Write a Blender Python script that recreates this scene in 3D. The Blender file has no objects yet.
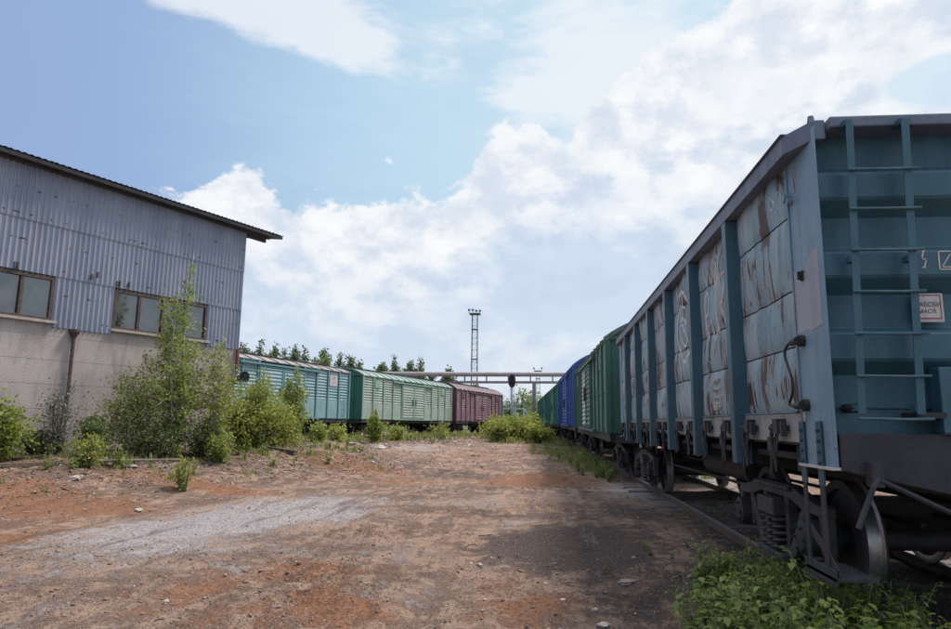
import bpy, math, random
import numpy as np
from mathutils import Vector, Matrix
R = math.radians
sc = bpy.context.scene
col = sc.collection

# ------------------------------------------------------------------ camera
CZ = 1.513
PITCH, YAW, ROLL, FPX, CX, CY, PW, PH = R(9.285), R(-4.835), R(0.44), 676.4, 489.2, 313.6, 951.0, 629.0
fw = Vector((math.sin(YAW)*math.cos(PITCH), math.cos(YAW)*math.cos(PITCH), math.sin(PITCH)))
rt0 = Vector((math.cos(YAW), -math.sin(YAW), 0)); up0 = rt0.cross(fw)
rt = rt0*math.cos(ROLL)+up0*math.sin(ROLL); up = up0*math.cos(ROLL)-rt0*math.sin(ROLL)
cam = bpy.data.cameras.new('camera'); camo = bpy.data.objects.new('camera', cam); col.objects.link(camo)
camo.matrix_world = Matrix(((rt.x, up.x, -fw.x, 0), (rt.y, up.y, -fw.y, 0), (rt.z, up.z, -fw.z, CZ), (0, 0, 0, 1)))
cam.sensor_width = 36; cam.lens = 36*FPX/PW
cam.shift_x = -(CX-PW/2)/PW; cam.shift_y = -(PH/2-CY)/PW
cam.clip_start = 0.05; cam.clip_end = 6000
sc.camera = camo

def ray(x, y):
    return fw + rt*((x-CX)/FPX) - up*((y-CY)/FPX)
def atY(x, y, Y):
    d = ray(x, y); return Vector((0, 0, CZ)) + d*(Y/d.y)

# ------------------------------------------------------------------ light, sky, exposure
SUN_EL, SUN_AZ = R(58), R(50)          # azimuth clockwise from +Y: behind the right hand train
sdir = Vector((math.sin(SUN_AZ)*math.cos(SUN_EL), math.cos(SUN_AZ)*math.cos(SUN_EL), math.sin(SUN_EL)))
sl = bpy.data.lights.new('sun', 'SUN'); sl.energy = 3.0; sl.angle = R(13); sl.color = (1.0, 0.93, 0.84)
so = bpy.data.objects.new('sun', sl); col.objects.link(so)
so.rotation_euler = sdir.to_track_quat('Z', 'Y').to_euler()
so.location = (0, 0, 50)
sc.view_settings.view_transform = 'Standard'; sc.view_settings.look = 'None'
sc.view_settings.exposure = 0.74; sc.view_settings.gamma = 1.0; sc.view_settings.use_curve_mapping = False

class NT:
    """small node writer"""
    def __init__(s, tree): s.t = tree; s.n = tree.nodes; s.l = tree.links
    def new(s, typ, **kw):
        n = s.n.new(typ)
        for k, v in kw.items(): setattr(n, k, v)
        return n
    def put(s, sock, v):
        if isinstance(v, bpy.types.NodeSocket): s.l.new(v, sock)
        elif v is not None:
            if hasattr(sock.default_value, '__len__') and not hasattr(v, '__len__'): sock.default_value = [v]*len(sock.default_value)
            elif sock.type == 'RGBA' and len(v) == 3: sock.default_value = (*v, 1)
            else: sock.default_value = v
    def m(s, op, a, b=None, c=None, clamp=False):
        n = s.new('ShaderNodeMath', operation=op, use_clamp=clamp)
        s.put(n.inputs[0], a)
        if b is not None: s.put(n.inputs[1], b)
        if c is not None: s.put(n.inputs[2], c)
        return n.outputs[0]
    def vm(s, op, a, b=None):
        n = s.new('ShaderNodeVectorMath', operation=op); s.put(n.inputs[0], a)
        if b is not None: s.put(n.inputs[1], b)
        return n.outputs[1] if op in ('DOT_PRODUCT', 'LENGTH') else n.outputs[0]
    def noise(s, vec, scale, detail=5, rough=.55, dist=0, col=False):
        n = s.new('ShaderNodeTexNoise'); s.put(n.inputs['Vector'], vec); n.inputs['Scale'].default_value = scale
        n.inputs['Detail'].default_value = detail; n.inputs['Roughness'].default_value = rough; n.inputs['Distortion'].default_value = dist
        return n.outputs['Color' if col else 'Fac']
    def ss(s, v, a, b, lo=0., hi=1.):
        n = s.new('ShaderNodeMapRange', interpolation_type='SMOOTHSTEP'); s.put(n.inputs[0], v); s.put(n.inputs[1], a); s.put(n.inputs[2], b)
        s.put(n.inputs[3], lo); s.put(n.inputs[4], hi); return n.outputs[0]
    def mix(s, f, a, b, blend='MIX'):
        n = s.new('ShaderNodeMix', data_type='RGBA', blend_type=blend, clamp_factor=True)
        s.put(n.inputs[0], f); s.put(n.inputs[6], a); s.put(n.inputs[7], b); return n.outputs[2]
    def scl(s, vec, sx, sy, sz):
        return s.vm('MULTIPLY', vec, (sx, sy, sz))

world = bpy.data.worlds.new('World'); sc.world = world; world.use_nodes = True
w = NT(world.node_tree); w.n.clear()
out = w.new('ShaderNodeOutputWorld'); bg = w.new('ShaderNodeBackground'); w.l.new(bg.outputs[0], out.inputs[0])
bg.inputs[1].default_value = 0.094
sky = w.new('ShaderNodeTexSky', sky_type='NISHITA', sun_disc=False)
sky.sun_elevation = SUN_EL; sky.sun_rotation = SUN_AZ; sky.air_density = 1.0; sky.dust_density = 1.2; sky.ozone_density = 2.0
tc = w.new('ShaderNodeTexCoord'); D = w.vm('NORMALIZE', tc.outputs['Generated'])
sp = w.new('ShaderNodeSeparateXYZ'); w.l.new(D, sp.inputs[0])
AZ = w.m('MULTIPLY', w.m('ARCTAN2', sp.outputs[0], sp.outputs[1]), 57.2958)
EL = w.m('MULTIPLY', w.m('ARCSINE', sp.outputs[2]), 57.2958)
def azel(x, y):
    d = ray(x, y).normalized(); return math.degrees(math.atan2(d.x, d.y)), math.degrees(math.asin(d.z))
Dn = w.scl(D, 1, 1, 1.5)
nb = w.m('SUBTRACT', w.noise(Dn, 5.0, 8, .58, .15), .5)       # billows
nf = w.m('SUBTRACT', w.noise(Dn, 16.0, 6, .6), .5)
nff = w.m('SUBTRACT', w.noise(Dn, 44.0, 5, .62), .5)
nw = w.m('SUBTRACT', w.noise(w.scl(D, 2, 2, 7), 3.2, 7, .62, .4), .5)      # wisps
def blob(x, y, wx, wy, rot=0, soft=1.0, amp=1.0):
    """soft patch of sky centred on a direction; sizes in degrees"""
    a, e = azel(x, y)
    da = w.m('SUBTRACT', AZ, a); de = w.m('SUBTRACT', EL, e)
    c, s_ = math.cos(R(rot)), math.sin(R(rot))
    u = w.m('DIVIDE', w.m('ADD', w.m('MULTIPLY', da, c), w.m('MULTIPLY', de, s_)), wx)
    v = w.m('DIVIDE', w.m('SUBTRACT', w.m('MULTIPLY', de, c), w.m('MULTIPLY', da, s_)), wy)
    r2 = w.m('ADD', w.m('MULTIPLY', u, u), w.m('MULTIPLY', v, v))
    return w.m('MULTIPLY', w.m('EXPONENT', w.m('MULTIPLY', r2, -soft)), amp)
# cumulus bank: the upper edge as elevation over azimuth
edge_pts = [(-40, 250), (40, 215), (100, 188), (150, 196), (200, 200), (225, 180), (245, 172), (270, 190), (300, 205), (335, 203), (370, 190), (410, 182), (445, 190), (470, 168), (490, 145), (520, 134), (548, 136), (566, 150), (585, 115), (615, 85), (650, 55), (690, 25), (730, 5), (760, -25), (800, -60), (951, -120)]
fc = w.new('ShaderNodeFloatCurve'); cv = fc.mapping.curves[0]
pts = [((azel(x, y)[0]+50)/100, azel(x, y)[1]/80) for x, y in edge_pts]
cv.points[0].location = (0.0, pts[0][1]); cv.points[1].location = (1.0, pts[-1][1])
for p in pts: cv.points.new(*p)
fc.mapping.update()
w.put(fc.inputs['Value'], w.m('DIVIDE', w.m('ADD', AZ, 50), 100, clamp=True))
edge = w.m('MULTIPLY', fc.outputs[0], 80)
dep = w.m('ADD', w.m('SUBTRACT', edge, EL), w.m('ADD', w.m('MULTIPLY', nb, 8.0), w.m('ADD', w.m('MULTIPLY', nf, 5.0), w.m('MULTIPLY', nff, 2.4))))   # degrees below the edge
bank = w.m('MULTIPLY', w.ss(dep, -.2, 0.8), w.ss(w.m('ABSOLUTE', w.m('SUBTRACT', AZ, 10)), 95, 55))
hole = blob(945, 82, 4.6, 2.0, -8, 1.0, 1.0)
hole = w.ss(w.m('ADD', hole, w.m('MULTIPLY', nf, .8)), .35, .6)
bank = w.m('MULTIPLY', bank, w.m('SUBTRACT', 1, w.m('MULTIPLY', hole, .75)))
# upper thin clouds
hi = w.m('ADD', blob(305, 5, 9, 4.6, 0), blob(190, 0, 8, 2.0, 0, 1, .7))
hi = w.m('ADD', hi, blob(590, 30, 11, 8, 12, 1, .62)); hi = w.m('ADD', hi, blob(345, 40, 5, 3, -20, 1, .5))
hi = w.m('ADD', hi, blob(480, 68, 9, 1.6, -3, 1, .3)); hi = w.m('ADD', hi, blob(389, 161, .75, .45, -40, 1, .95))
hi = w.m('ADD', hi, blob(600, 60, 12, 10, 12, 1, .3)); hi = w.m('ADD', hi, blob(560, 110, 10, 4, 12, 1, .35))
hi = w.ss(w.m('ADD', hi, w.m('ADD', w.m('MULTIPLY', nw, 1.7), w.m('ADD', w.m('MULTIPLY', nb, 1.2), w.m('MULTIPLY', nf, .6)))), .50, 1.05)
veil = w.m('MULTIPLY', w.ss(w.m('ADD', AZ, w.m('MULTIPLY', nw, 20)), -36, 8), .75)       # thin milky veil to the right
# colours: clouds as they look (sky units before strength 0.1)
so_ = (sdir.x*.05, sdir.y*.05, sdir.z*.09)
rel = w.m('SUBTRACT', w.noise(Dn, 5.0, 6, .6, .15), w.noise(w.vm('ADD', Dn, so_), 5.0, 6, .6, .15))
rel2 = w.m('SUBTRACT', w.noise(Dn, 12.0, 6, .6, .1), w.noise(w.vm('ADD', Dn, tuple(c*.5 for c in so_)), 12.0, 6, .6, .1))
inner = w.ss(dep, 1.0, 9.0)
shade = w.m('MULTIPLY', inner, w.ss(w.noise(w.scl(D, 1, 1, 2.4), 3.1, 5, .5, .3), .30, .66))
shade = w.m('ADD', shade, blob(650, 260, 12, 7, 20, 1, .5))
shade = w.m('SUBTRACT', shade, blob(860, 60, 14, 9, 0, 1, .9))
shade = w.m('ADD', shade, blob(400, 335, 14, 3.5, 8, 1, .45)); shade = w.m('ADD', shade, blob(560, 345, 12, 4.5, 5, 1, .45))
shade = w.m('ADD', shade, blob(700, 160, 9, 5, 35, 1, .4))
shade = w.m('ADD', shade, blob(320, 235, 14, 2.5, 5, 1, .35)); shade = w.m('ADD', shade, blob(560, 200, 8, 5, 30, 1, .45)); shade = w.m('ADD', shade, blob(270, 300, 10, 4, 5, 1, .5))
shade = w.m('SUBTRACT', shade, blob(530, 160, 4.5, 3.5, 0, 1, .7)); shade = w.m('SUBTRACT', shade, blob(480, 225, 7, 2.6, 25, 1, .6))
shade = w.m('SUBTRACT', shade, blob(255, 195, 8, 2.6, -10, 1, .7)); shade = w.m('SUBTRACT', shade, blob(370, 262, 9, 2, 12, 1, .5))
shade = w.m('SUBTRACT', shade, blob(740, 70, 14, 7, 30, 1, .7)); shade = w.m('SUBTRACT', shade, blob(440, 300, 10, 2, 8, 1, .3))
shade = w.m('SUBTRACT', w.m('ADD', shade, w.m('MULTIPLY', nb, .5)), w.m('ADD', w.m('MULTIPLY', rel, 2.6), w.m('MULTIPLY', rel2, 1.8)))
shade = w.m('MULTIPLY', shade, .85, clamp=True)
lit = w.mix(w.ss(nf, -.2, .25), (5.4, 5.65, 5.95), (6.3, 6.3, 6.35))
ccol = w.mix(shade, lit, (4.0, 4.65, 5.6))
ccol = w.mix(w.m('MULTIPLY', w.ss(w.m('ADD', w.m('ADD', rel, rel2), w.m('MULTIPLY', nf, .6)), .12, -.22), .5), ccol, (3.5, 4.15, 5.2))
skyc = w.mix(1.0, sky.outputs[0], (.80, .72, .76), 'MULTIPLY')
skyc = w.mix(w.m('SUBTRACT', .62, 0), skyc, (2.9, 4.3, 5.6))
skyc = w.mix(blob(60, 110, 26, 24, 0, 1, .75), skyc, (1.75, 2.45, 4.3))
skyc = w.mix(blob(380, 120, 16, 12, 0, 1, .6), skyc, (3.0, 4.5, 5.6))
skyc = w.mix(veil, skyc, (4.3, 5.4, 6.0))
c1 = w.mix(w.m('MULTIPLY', hi, .8), skyc, (5.5, 5.75, 6.1))
c2 = w.mix(w.m('MULTIPLY', bank, .96), c1, ccol)
hz = w.ss(EL, 0, 14, .45, 0.)
c3 = w.mix(hz, c2, (4.6, 5.2, 5.7))
c4 = w.mix(w.m('MULTIPLY', w.ss(EL, 40, 58), w.ss(w.noise(D, 2.2, 4), .3, .5, .75, 1.0)), c3, (10.5, 10.5, 10.8))      # unseen bright cloud overhead, added to brighten the shadowed ground
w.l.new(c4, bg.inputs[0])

# ------------------------------------------------------------------ materials
def pmat(name):
    m = bpy.data.materials.new(name); m.use_nodes = True
    t = NT(m.node_tree); t.b = m.node_tree.nodes['Principled BSDF']
    g = t.new('ShaderNodeNewGeometry'); t.pos = g.outputs['Position']; t.isl = g.outputs['Random Per Island']; t.nor = g.outputs['Normal']
    return m, t
def bump(t, h, dist=.01, strength=.6):
    b = t.new('ShaderNodeBump'); b.inputs['Strength'].default_value = strength; b.inputs['Distance'].default_value = dist
    t.put(b.inputs['Height'], h); t.l.new(b.outputs[0], t.b.inputs['Normal'])
def painted(name, c1, c2, rust=.25, scar=0., dirt=.3, rough=.55, rustc=(.10, .045, .03), pale=None, palea=0., bumpd=.006):
    m, t = pmat(name)
    n1 = t.noise(t.pos, 1.1, 6, .6); c = t.mix(t.ss(n1, .35, .65), c1, c2)
    st = t.noise(t.scl(t.pos, 9, 9, .55), 1.0, 6, .6)
    c = t.mix(t.m('MULTIPLY', t.ss(st, .45, .75), dirt), c, tuple(x*.35 for x in c1))
    st2 = t.noise(t.vm('ADD', t.scl(t.pos, 5, 5, .45), (7, 3, 1)), 1.0, 7, .65)
    if pale:
        pm = t.ss(t.m('ADD', t.m('MULTIPLY', t.noise(t.vm('ADD', t.pos, (3, 9, 4)), 1.3, 6, .6, .5), .7), t.m('MULTIPLY', st2, .3)), .62-palea*.22, .72-palea*.18)
        c = t.mix(t.m('MULTIPLY', pm, .8), c, pale)
    fine = t.noise(t.pos, 34, 6, .65)
    c = t.mix(t.ss(fine, .3, .75, 0., .22), c, tuple(min(1, x*1.5+.04) for x in c1))
    c = t.mix(t.ss(fine, .62, .7, 0., .35), c, tuple(x*.4 for x in c1))
    rn = t.m('ADD', t.m('MULTIPLY', t.noise(t.vm('ADD', t.pos, (11, 5, 2)), 4.5, 9, .7), .65), t.m('MULTIPLY', st2, .35))
    rm = t.ss(rn, .66-rust*.16, .72-rust*.12)
    c = t.mix(rm, c, t.mix(fine, rustc, tuple(x*2.2 for x in rustc)))
    h = t.m('ADD', t.m('MULTIPLY', rm, -.5), t.m('MULTIPLY', fine, .25))
    if scar:
        sn = t.m('ADD', t.m('MULTIPLY', t.noise(t.vm('ADD', t.scl(t.pos, 1, 9, 1.1), (2, 0, 5)), 1.0, 6, .68, .5), .62), t.m('MULTIPLY', t.noise(t.vm('ADD', t.pos, (1, 4, 8)), 2.4, 3, .5), .38))
        sm = t.ss(sn, .648-scar*.1, .662-scar*.1)
        edge_ = t.m('SUBTRACT', t.ss(sn, .628-scar*.1, .636-scar*.1), sm)
        c = t.mix(sm, c, t.mix(fine, (.03, .02, .022), (.10, .062, .055)))
        c = t.mix(t.m('MULTIPLY', edge_, .7), c, (.45, .38, .38))
        h = t.m('ADD', h, t.m('MULTIPLY', sm, -1.6)); h = t.m('ADD', h, t.m('MULTIPLY', edge_, 1.2))
    t.l.new(c, t.b.inputs['Base Color'])
    t.put(t.b.inputs['Roughness'], t.m('ADD', rough, t.m('MULTIPLY', t.m('SUBTRACT', st, .5), .35)))
    bump(t, h, bumpd, .8)
    return m
def plain(name, c1, c2=None, rough=.8, scale=6, metallic=0, bd=.01, detail=6):
    m, t = pmat(name); n = t.noise(t.pos, scale, detail, .6)
    c = t.mix(t.ss(n, .35, .68), c1, c2 or tuple(x*.55 for x in c1))
    t.l.new(c, t.b.inputs['Base Color']); t.b.inputs['Roughness'].default_value = rough; t.b.inputs['Metallic'].default_value = metallic
    bump(t, t.noise(t.pos, scale*5, 5, .65), bd, .6)
    return m
def leafmat(name, c1, c2, c3=None, tr=.35):
    m, t = pmat(name)
    c = t.mix(t.isl, c1, c2)
    if c3: c = t.mix(t.ss(t.noise(t.pos, 1.6, 2), .5, .62), c, t.mix(t.isl, c3, c2))
    t.l.new(c, t.b.inputs['Base Color']); t.b.inputs['Roughness'].default_value = .62
    tl = t.new('ShaderNodeBsdfTranslucent'); t.l.new(t.mix(1, c, (1.5, 1.7, .8), 'MULTIPLY'), tl.inputs[0])
    mx = t.new('ShaderNodeMixShader'); mx.inputs[0].default_value = tr
    o = m.node_tree.nodes['Material Output']; t.l.new(t.b.outputs[0], mx.inputs[1]); t.l.new(tl.outputs[0], mx.inputs[2]); t.l.new(mx.outputs[0], o.inputs[0])
    return m
M = {}
M['g_side'] = painted('faded_blue_paint', (.175, .28, .335), (.29, .37, .41), rust=.45, scar=1.0, dirt=.7, rustc=(.05, .028, .026), pale=(.36, .375, .41), palea=.7)
M['g_plate'] = painted('blue_grey_plate_paint', (.145, .225, .31), (.20, .285, .36), rust=.22, scar=.12, dirt=.3, pale=(.42, .40, .45), palea=.25)
M['g_post'] = painted('dark_blue_post_paint', (.018, .058, .095), (.028, .08, .12), rust=.28, dirt=.4, rough=.45)
M['g_end'] = painted('dark_blue_end_paint', (.027, .085, .125), (.042, .112, .155), rust=.30, dirt=.35, rough=.5)
M['g_rail'] = painted('purple_grey_rail_paint', (.10, .125, .18), (.15, .165, .22), rust=.45, dirt=.4)
M['g_in'] = plain('inside_rust', (.16, .10, .08), (.08, .07, .07), .9, 3)
M['g_sill'] = painted('dirty_sill_paint', (.26, .28, .30), (.34, .31, .30), rust=.55, dirt=.6, scar=.2, pale=(.42, .36, .35), palea=.5)
M['under'] = plain('grimy_steel', (.040, .038, .044), (.020, .019, .022), .7, 7)
M['beam'] = plain('brown_grey_beam', (.045, .042, .052), (.028, .025, .032), .8, 5, bd=.004)
M['cast'] = plain('cast_steel', (.07, .062, .064), (.035, .031, .034), .65, 9)
M['tread'] = plain('worn_wheel_tread', (.42, .41, .42), (.30, .29, .30), .35, 20, .85, bd=.001)
M['railtop'] = plain('rail_head_steel', (.50, .45, .44), (.36, .30, .28), .42, 12, .5, bd=.002)
M['railrust'] = plain('rail_rust', (.17, .11, .09), (.10, .07, .06), .85, 14)
M['sleeper'] = plain('old_sleeper_wood', (.13, .11, .10), (.07, .06, .055), .9, 12)
M['rung'] = plain('ladder_rung_steel', (.06, .14, .19), (.05, .09, .12), .45, 15, bd=.001)
M['black'] = plain('black_grip', (.018, .018, .02), (.03, .026, .026), .6, 20, bd=.002)
M['mark'] = plain('chalk_white_paint', (.75, .73, .73), (.5, .5, .54), .8, 14, bd=.001)
M['pinkmark'] = plain('pale_orange_paint', (.66, .56, .52), (.42, .37, .38), .8, 20, bd=.001)
M['signw'] = plain('sign_white', (.55, .50, .50), (.38, .32, .33), .6, 9, bd=.001)
M['signr'] = plain('sign_red', (.30, .05, .06), (.2, .05, .06), .6, 20, bd=.001)
M['txt'] = plain('sign_lettering', (.10, .06, .09), (.2, .14, .17), .8, 20, bd=.001)
# ------------------------------------------------------------------ object helpers
def tag(o, label=None, cat=None, group=None, kind=None):
    if label: o['label'] = label
    if cat: o['category'] = cat
    if group: o['group'] = group
    if kind: o['kind'] = kind
    return o
def empty(name, loc=(0, 0, 0), rz=0, **kw):
    o = bpy.data.objects.new(name, None); o.location = loc; o.rotation_euler = (0, 0, rz); o.empty_display_size = .2
    col.objects.link(o); return tag(o, **kw)
def link_mesh(name, me, mat, parent=None, smooth=False, **kw):
    o = bpy.data.objects.new(name, me); col.objects.link(o)
    if mat is not None: me.materials.append(mat)
    if parent: o.parent = parent
    if smooth: me.polygons.foreach_set('use_smooth', [True]*len(me.polygons))
    return tag(o, **kw)
def copy_tree(o, parent=None):
    c = o.copy(); col.objects.link(c); c.parent = parent
    for ch in list(o.children): copy_tree(ch, c)
    return c
class MB:
    def __init__(s): s.v = []; s.f = []
    def add(s, vs, fs):
        b = len(s.v); s.v += [tuple(x) for x in vs]; s.f += [tuple(i+b for i in f) for f in fs]; return s
    def box(s, x0, x1, y0, y1, z0, z1):
        vs = [(x, y, z) for x in (x0, x1) for y in (y0, y1) for z in (z0, z1)]
        return s.add(vs, [(0, 1, 3, 2), (4, 6, 7, 5), (0, 4, 5, 1), (2, 3, 7, 6), (0, 2, 6, 4), (1, 5, 7, 3)])
    def beam(s, p, q, a, b, ref=(0, 0, 1)):
        p, q = Vector(p), Vector(q); d = (q-p).normalized(); r = d.cross(Vector(ref))
        if r.length < 1e-3: r = d.cross(Vector((1, 0, 0)))
        r.normalize(); u = r.cross(d)
        vs = [e+r*i*a/2+u*j*b/2 for e in (p, q) for i, j in ((-1, -1), (1, -1), (1, 1), (-1, 1))]
        return s.add(vs, [(0, 1, 2, 3), (7, 6, 5, 4), (0, 4, 5, 1), (1, 5, 6, 2), (2, 6, 7, 3), (3, 7, 4, 0)])
    def prism(s, poly, axis, a, b):
        """poly in the two other axes (order kept), extruded along axis from a to b"""
        def P(u, v, t): return {'x': (t, u, v), 'y': (u, t, v), 'z': (u, v, t)}[axis]
        n = len(poly); vs = [P(u, v, a) for u, v in poly]+[P(u, v, b) for u, v in poly]
        return s.add(vs, [tuple(range(n-1, -1, -1)), tuple(range(n, 2*n))]+[(i, (i+1) % n, n+(i+1) % n, n+i) for i in range(n)])
    def tube(s, pts, r, n=8, caps=True):
        pts = [Vector(p) for p in pts]; rs = r if hasattr(r, '__len__') else [r]*len(pts)
        b = len(s.v); prev = None
        for i, p in enumerate(pts):
            d = (pts[min(i+1, len(pts)-1)]-pts[max(i-1, 0)]).normalized()
            if prev is None:
                u = d.cross(Vector((0, 0, 1)));  u = u if u.length > .05 else d.cross(Vector((1, 0, 0)))
            else: u = prev-d*prev.dot(d)
            u.normalize(); prev = u; v = d.cross(u)
            for k in range(n):
                a = 2*math.pi*k/n; s.v.append(tuple(p+(u*math.cos(a)+v*math.sin(a))*rs[i]))
        for i in range(len(pts)-1):
            for k in range(n):
                a0, a1 = b+i*n+k, b+i*n+(k+1) % n; s.f.append((a0, a1, a1+n, a0+n))
        if caps: s.f.append(tuple(b+k for k in range(n-1, -1, -1))); s.f.append(tuple(b+(len(pts)-1)*n+k for k in range(n)))
        return s
    def lathe(s, prof, c, axis='x', n=32):
        """prof: list of (radius, along)"""
        b = len(s.v)
        for r, t in prof:
            for k in range(n):
                a = 2*math.pi*k/n; u, v = r*math.cos(a), r*math.sin(a)
                s.v.append({'x': (c[0]+t, c[1]+u, c[2]+v), 'y': (c[0]+u, c[1]+t, c[2]+v), 'z': (c[0]+u, c[1]+v, c[2]+t)}[axis])
        for i in range(len(prof)-1):
            for k in range(n): s.f.append((b+i*n+k, b+i*n+(k+1) % n, b+(i+1)*n+(k+1) % n, b+(i+1)*n+k))
        return s
    def grid(s, fn, us, vs_):
        b = len(s.v); nv = len(vs_)
        for u in us:
            for v in vs_: s.v.append(tuple(fn(u, v)))
        for i in range(len(us)-1):
            for j in range(nv-1): s.f.append((b+i*nv+j, b+(i+1)*nv+j, b+(i+1)*nv+j+1, b+i*nv+j+1))
        return s
    def build(s, name, mat, parent=None, bevel=0, smooth=False, **kw):
        me = bpy.data.meshes.new(name); me.from_pydata(s.v, [], s.f); me.update()
        o = link_mesh(name, me, mat, parent, smooth, **kw)
        if bevel:
            md = o.modifiers.new('bevel', 'BEVEL'); md.width = bevel; md.segments = 2; md.limit_method = 'ANGLE'; md.angle_limit = R(40)
        return o
def frange(a, b, n): return [a+(b-a)*i/n for i in range(n+1)]
def quads_mesh(name, V, mat, parent=None, k=4, **kw):
    """V: (n,k,3) array of separate k-gons"""
    V = np.asarray(V, float); n = len(V); me = bpy.data.meshes.new(name)
    me.vertices.add(n*k); me.vertices.foreach_set('co', V.reshape(-1))
    me.loops.add(n*k); me.loops.foreach_set('vertex_index', np.arange(n*k, dtype=np.int32))
    me.polygons.add(n); me.polygons.foreach_set('loop_start', np.arange(0, n*k, k, dtype=np.int32)); me.polygons.foreach_set('loop_total', np.full(n, k, dtype=np.int32))
    me.update(); me.validate()
    return link_mesh(name, me, mat, parent, **kw)
def text_mesh(s, size, name, mat, parent, M4, extrude=.0015):
    cu = bpy.data.curves.new(name, 'FONT'); cu.body = s; cu.size = size; cu.align_x = 'CENTER'; cu.align_y = 'CENTER'; cu.extrude = extrude
    t = bpy.data.objects.new(name, cu); col.objects.link(t)
    me = bpy.data.meshes.new_from_object(t.evaluated_get(bpy.context.evaluated_depsgraph_get()))
    bpy.data.objects.remove(t); me.transform(M4); me.name = name
    me.materials.clear()
    return link_mesh(name, me, mat, parent)

# ------------------------------------------------------------------ terrain functions
def sstep(a, b, x): t = np.clip((x-a)/(b-a), 0, 1); return t*t*(3-2*t)
_rng = np.random.RandomState(5); _tab = _rng.rand(256, 256)
def vnoise(x, y, f):
    x = np.asarray(x, float)*f; y = np.asarray(y, float)*f; xi = np.floor(x).astype(int); yi = np.floor(y).astype(int)
    fx = x-xi; fy = y-yi; fx = fx*fx*(3-2*fx); fy = fy*fy*(3-2*fy)
    a = _tab[xi & 255, yi & 255]; b = _tab[(xi+1) & 255, yi & 255]; c = _tab[xi & 255, (yi+1) & 255]; d = _tab[(xi+1) & 255, (yi+1) & 255]
    return (a*(1-fx)+b*fx)*(1-fy)+(c*(1-fx)+d*fx)*fy-.5
def fbm(x, y, f, o=5, g=.5):
    r = 0; a = 1
    for i in range(o): r = r+a*vnoise(np.asarray(x)+17.3*i, np.asarray(y)-9.1*i, f); f *= 2.03; a *= g
    return r
def rz_(Y): return .13+np.interp(Y, [20, 32, 50, 75, 120], [0, .12, .27, .37, .40])       # right hand rail head height
def curve_(Y): Y = np.asarray(Y, float); q = np.clip(Y, 8, 60); return .0005*(q-8)**2+np.clip(Y-60, 0, None)*.045
XC = 3.275
def xr(Y): return XC-curve_(Y)
def xl(Y): return -14.33+.235*(np.asarray(Y, float)-30.83)      # near side of the left hand train
LZ = .60                                                        # left hand rail head
WALLP = np.array([-9.956, 21.0]); WD = np.array([.41469, .90996]); WN = np.array([.90996, -.41469])
def height(X, Y, detail=True):
    X = np.asarray(X, float); Y = np.asarray(Y, float)
    base = rz_(Y)-.125
    xw = -9.96+.4557*(np.clip(Y, -30, 22)-21)
    xb = np.where(Y < 22, xw, np.interp(Y, [22, 30, 45, 75, 120], [-9.5, -11.5, -9.5, -3.5, 2]))
    wd = np.interp(Y, [0, 21, 30, 60], [5.5, 6.0, 8, 9])
    k = 1-sstep(.6, 1, (X-xb)/wd*.9+.25)*1.0
    k = 1-sstep(.0, 1, (X-xb-.6)/wd)
    lf = np.where(Y > 24, .50, .74); lf = np.interp(Y, [22, 30, 120], [.74, .50, .50])
    h = base*(1-k)+lf*k
    # rubble hump in front of the left wagons
    h = h+.22*np.exp(-((X+8.3)/3.0)**2-((Y-27)/4.0)**2)
    if detail:
        near = 1-sstep(60, 200, Y)
        h = h+(.06*fbm(X, Y, .35, 3)+.045*fbm(X+40, Y, 2.2, 4, .55)+.022*fbm(X, Y+7, 6.5, 2)+k*.16*fbm(X, Y+30, 1.3, 4, .6))*near
        # wheel ruts running along the yard
        for off, wdt, dp in ((-1.2, .22, .05), (-3.0, .25, .04), (-4.6, .2, .03), (.3, .2, .03)):
            cx_ = off+.35*np.sin(Y*.23+off)-.05*(Y-10)
            h = h-dp*np.exp(-((X-cx_)/wdt)**2)*(1-sstep(22, 40, Y))*(.6+fbm(X, Y, .8, 2))
        rut = np.exp(-((X-(-2.0-.08*(Y-6)))/.9)**2)*(1-sstep(12, 22, Y))
        h = h+.03*rut*np.sin(Y*21+3*np.sin(X*2.1)+6*fbm(X, Y, .7, 2))
    onr = np.exp(-((X-xr(Y))/1.35)**4)                      # level under the track
    h = h*(1-onr)+(rz_(Y)-.115+.02*fbm(X, Y, 3, 2))*onr
    xlc = xl(Y)-1.63
    onl = np.exp(-((X-xlc)/1.6)**4)*sstep(24, 27, Y)
    h = h*(1-onl)+(LZ-.16)*onl
    return h
def hz_(x, y): return float(height(x, y))

def grow(a, b, st, g):
    r = [a]; s = st
    while r[-1] < b: r.append(r[-1]+s); s *= g
    return r
ys = frange(-30, 2.6, 22)[:-1]+list(np.arange(2.6, 9, .055))+grow(9, 2500, .06, 1.018)
xs = [-x for x in grow(17, 2500, .12, 1.12)][::-1]+list(np.arange(-16.95, 6, .07))+grow(6.02, 2500, .12, 1.12)
xs = np.array(xs); ys = np.array(ys)
GX, GY = np.meshgrid(xs, ys, indexing='ij'); GH = height(GX, GY)
far = sstep(300, 2400, np.hypot(GX, GY)); GH = GH*(1-far)+far*(-2)
nx, ny = GX.shape
me = bpy.data.meshes.new('ground'); me.vertices.add(nx*ny)
me.vertices.foreach_set('co', np.stack([GX, GY, GH], -1).reshape(-1))
idx = np.arange(nx*ny).reshape(nx, ny); F = np.stack([idx[:-1, :-1], idx[1:, :-1], idx[1:, 1:], idx[:-1, 1:]], -1).reshape(-1, 4)
me.loops.add(F.size); me.loops.foreach_set('vertex_index', F.reshape(-1).astype(np.int32))
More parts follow.
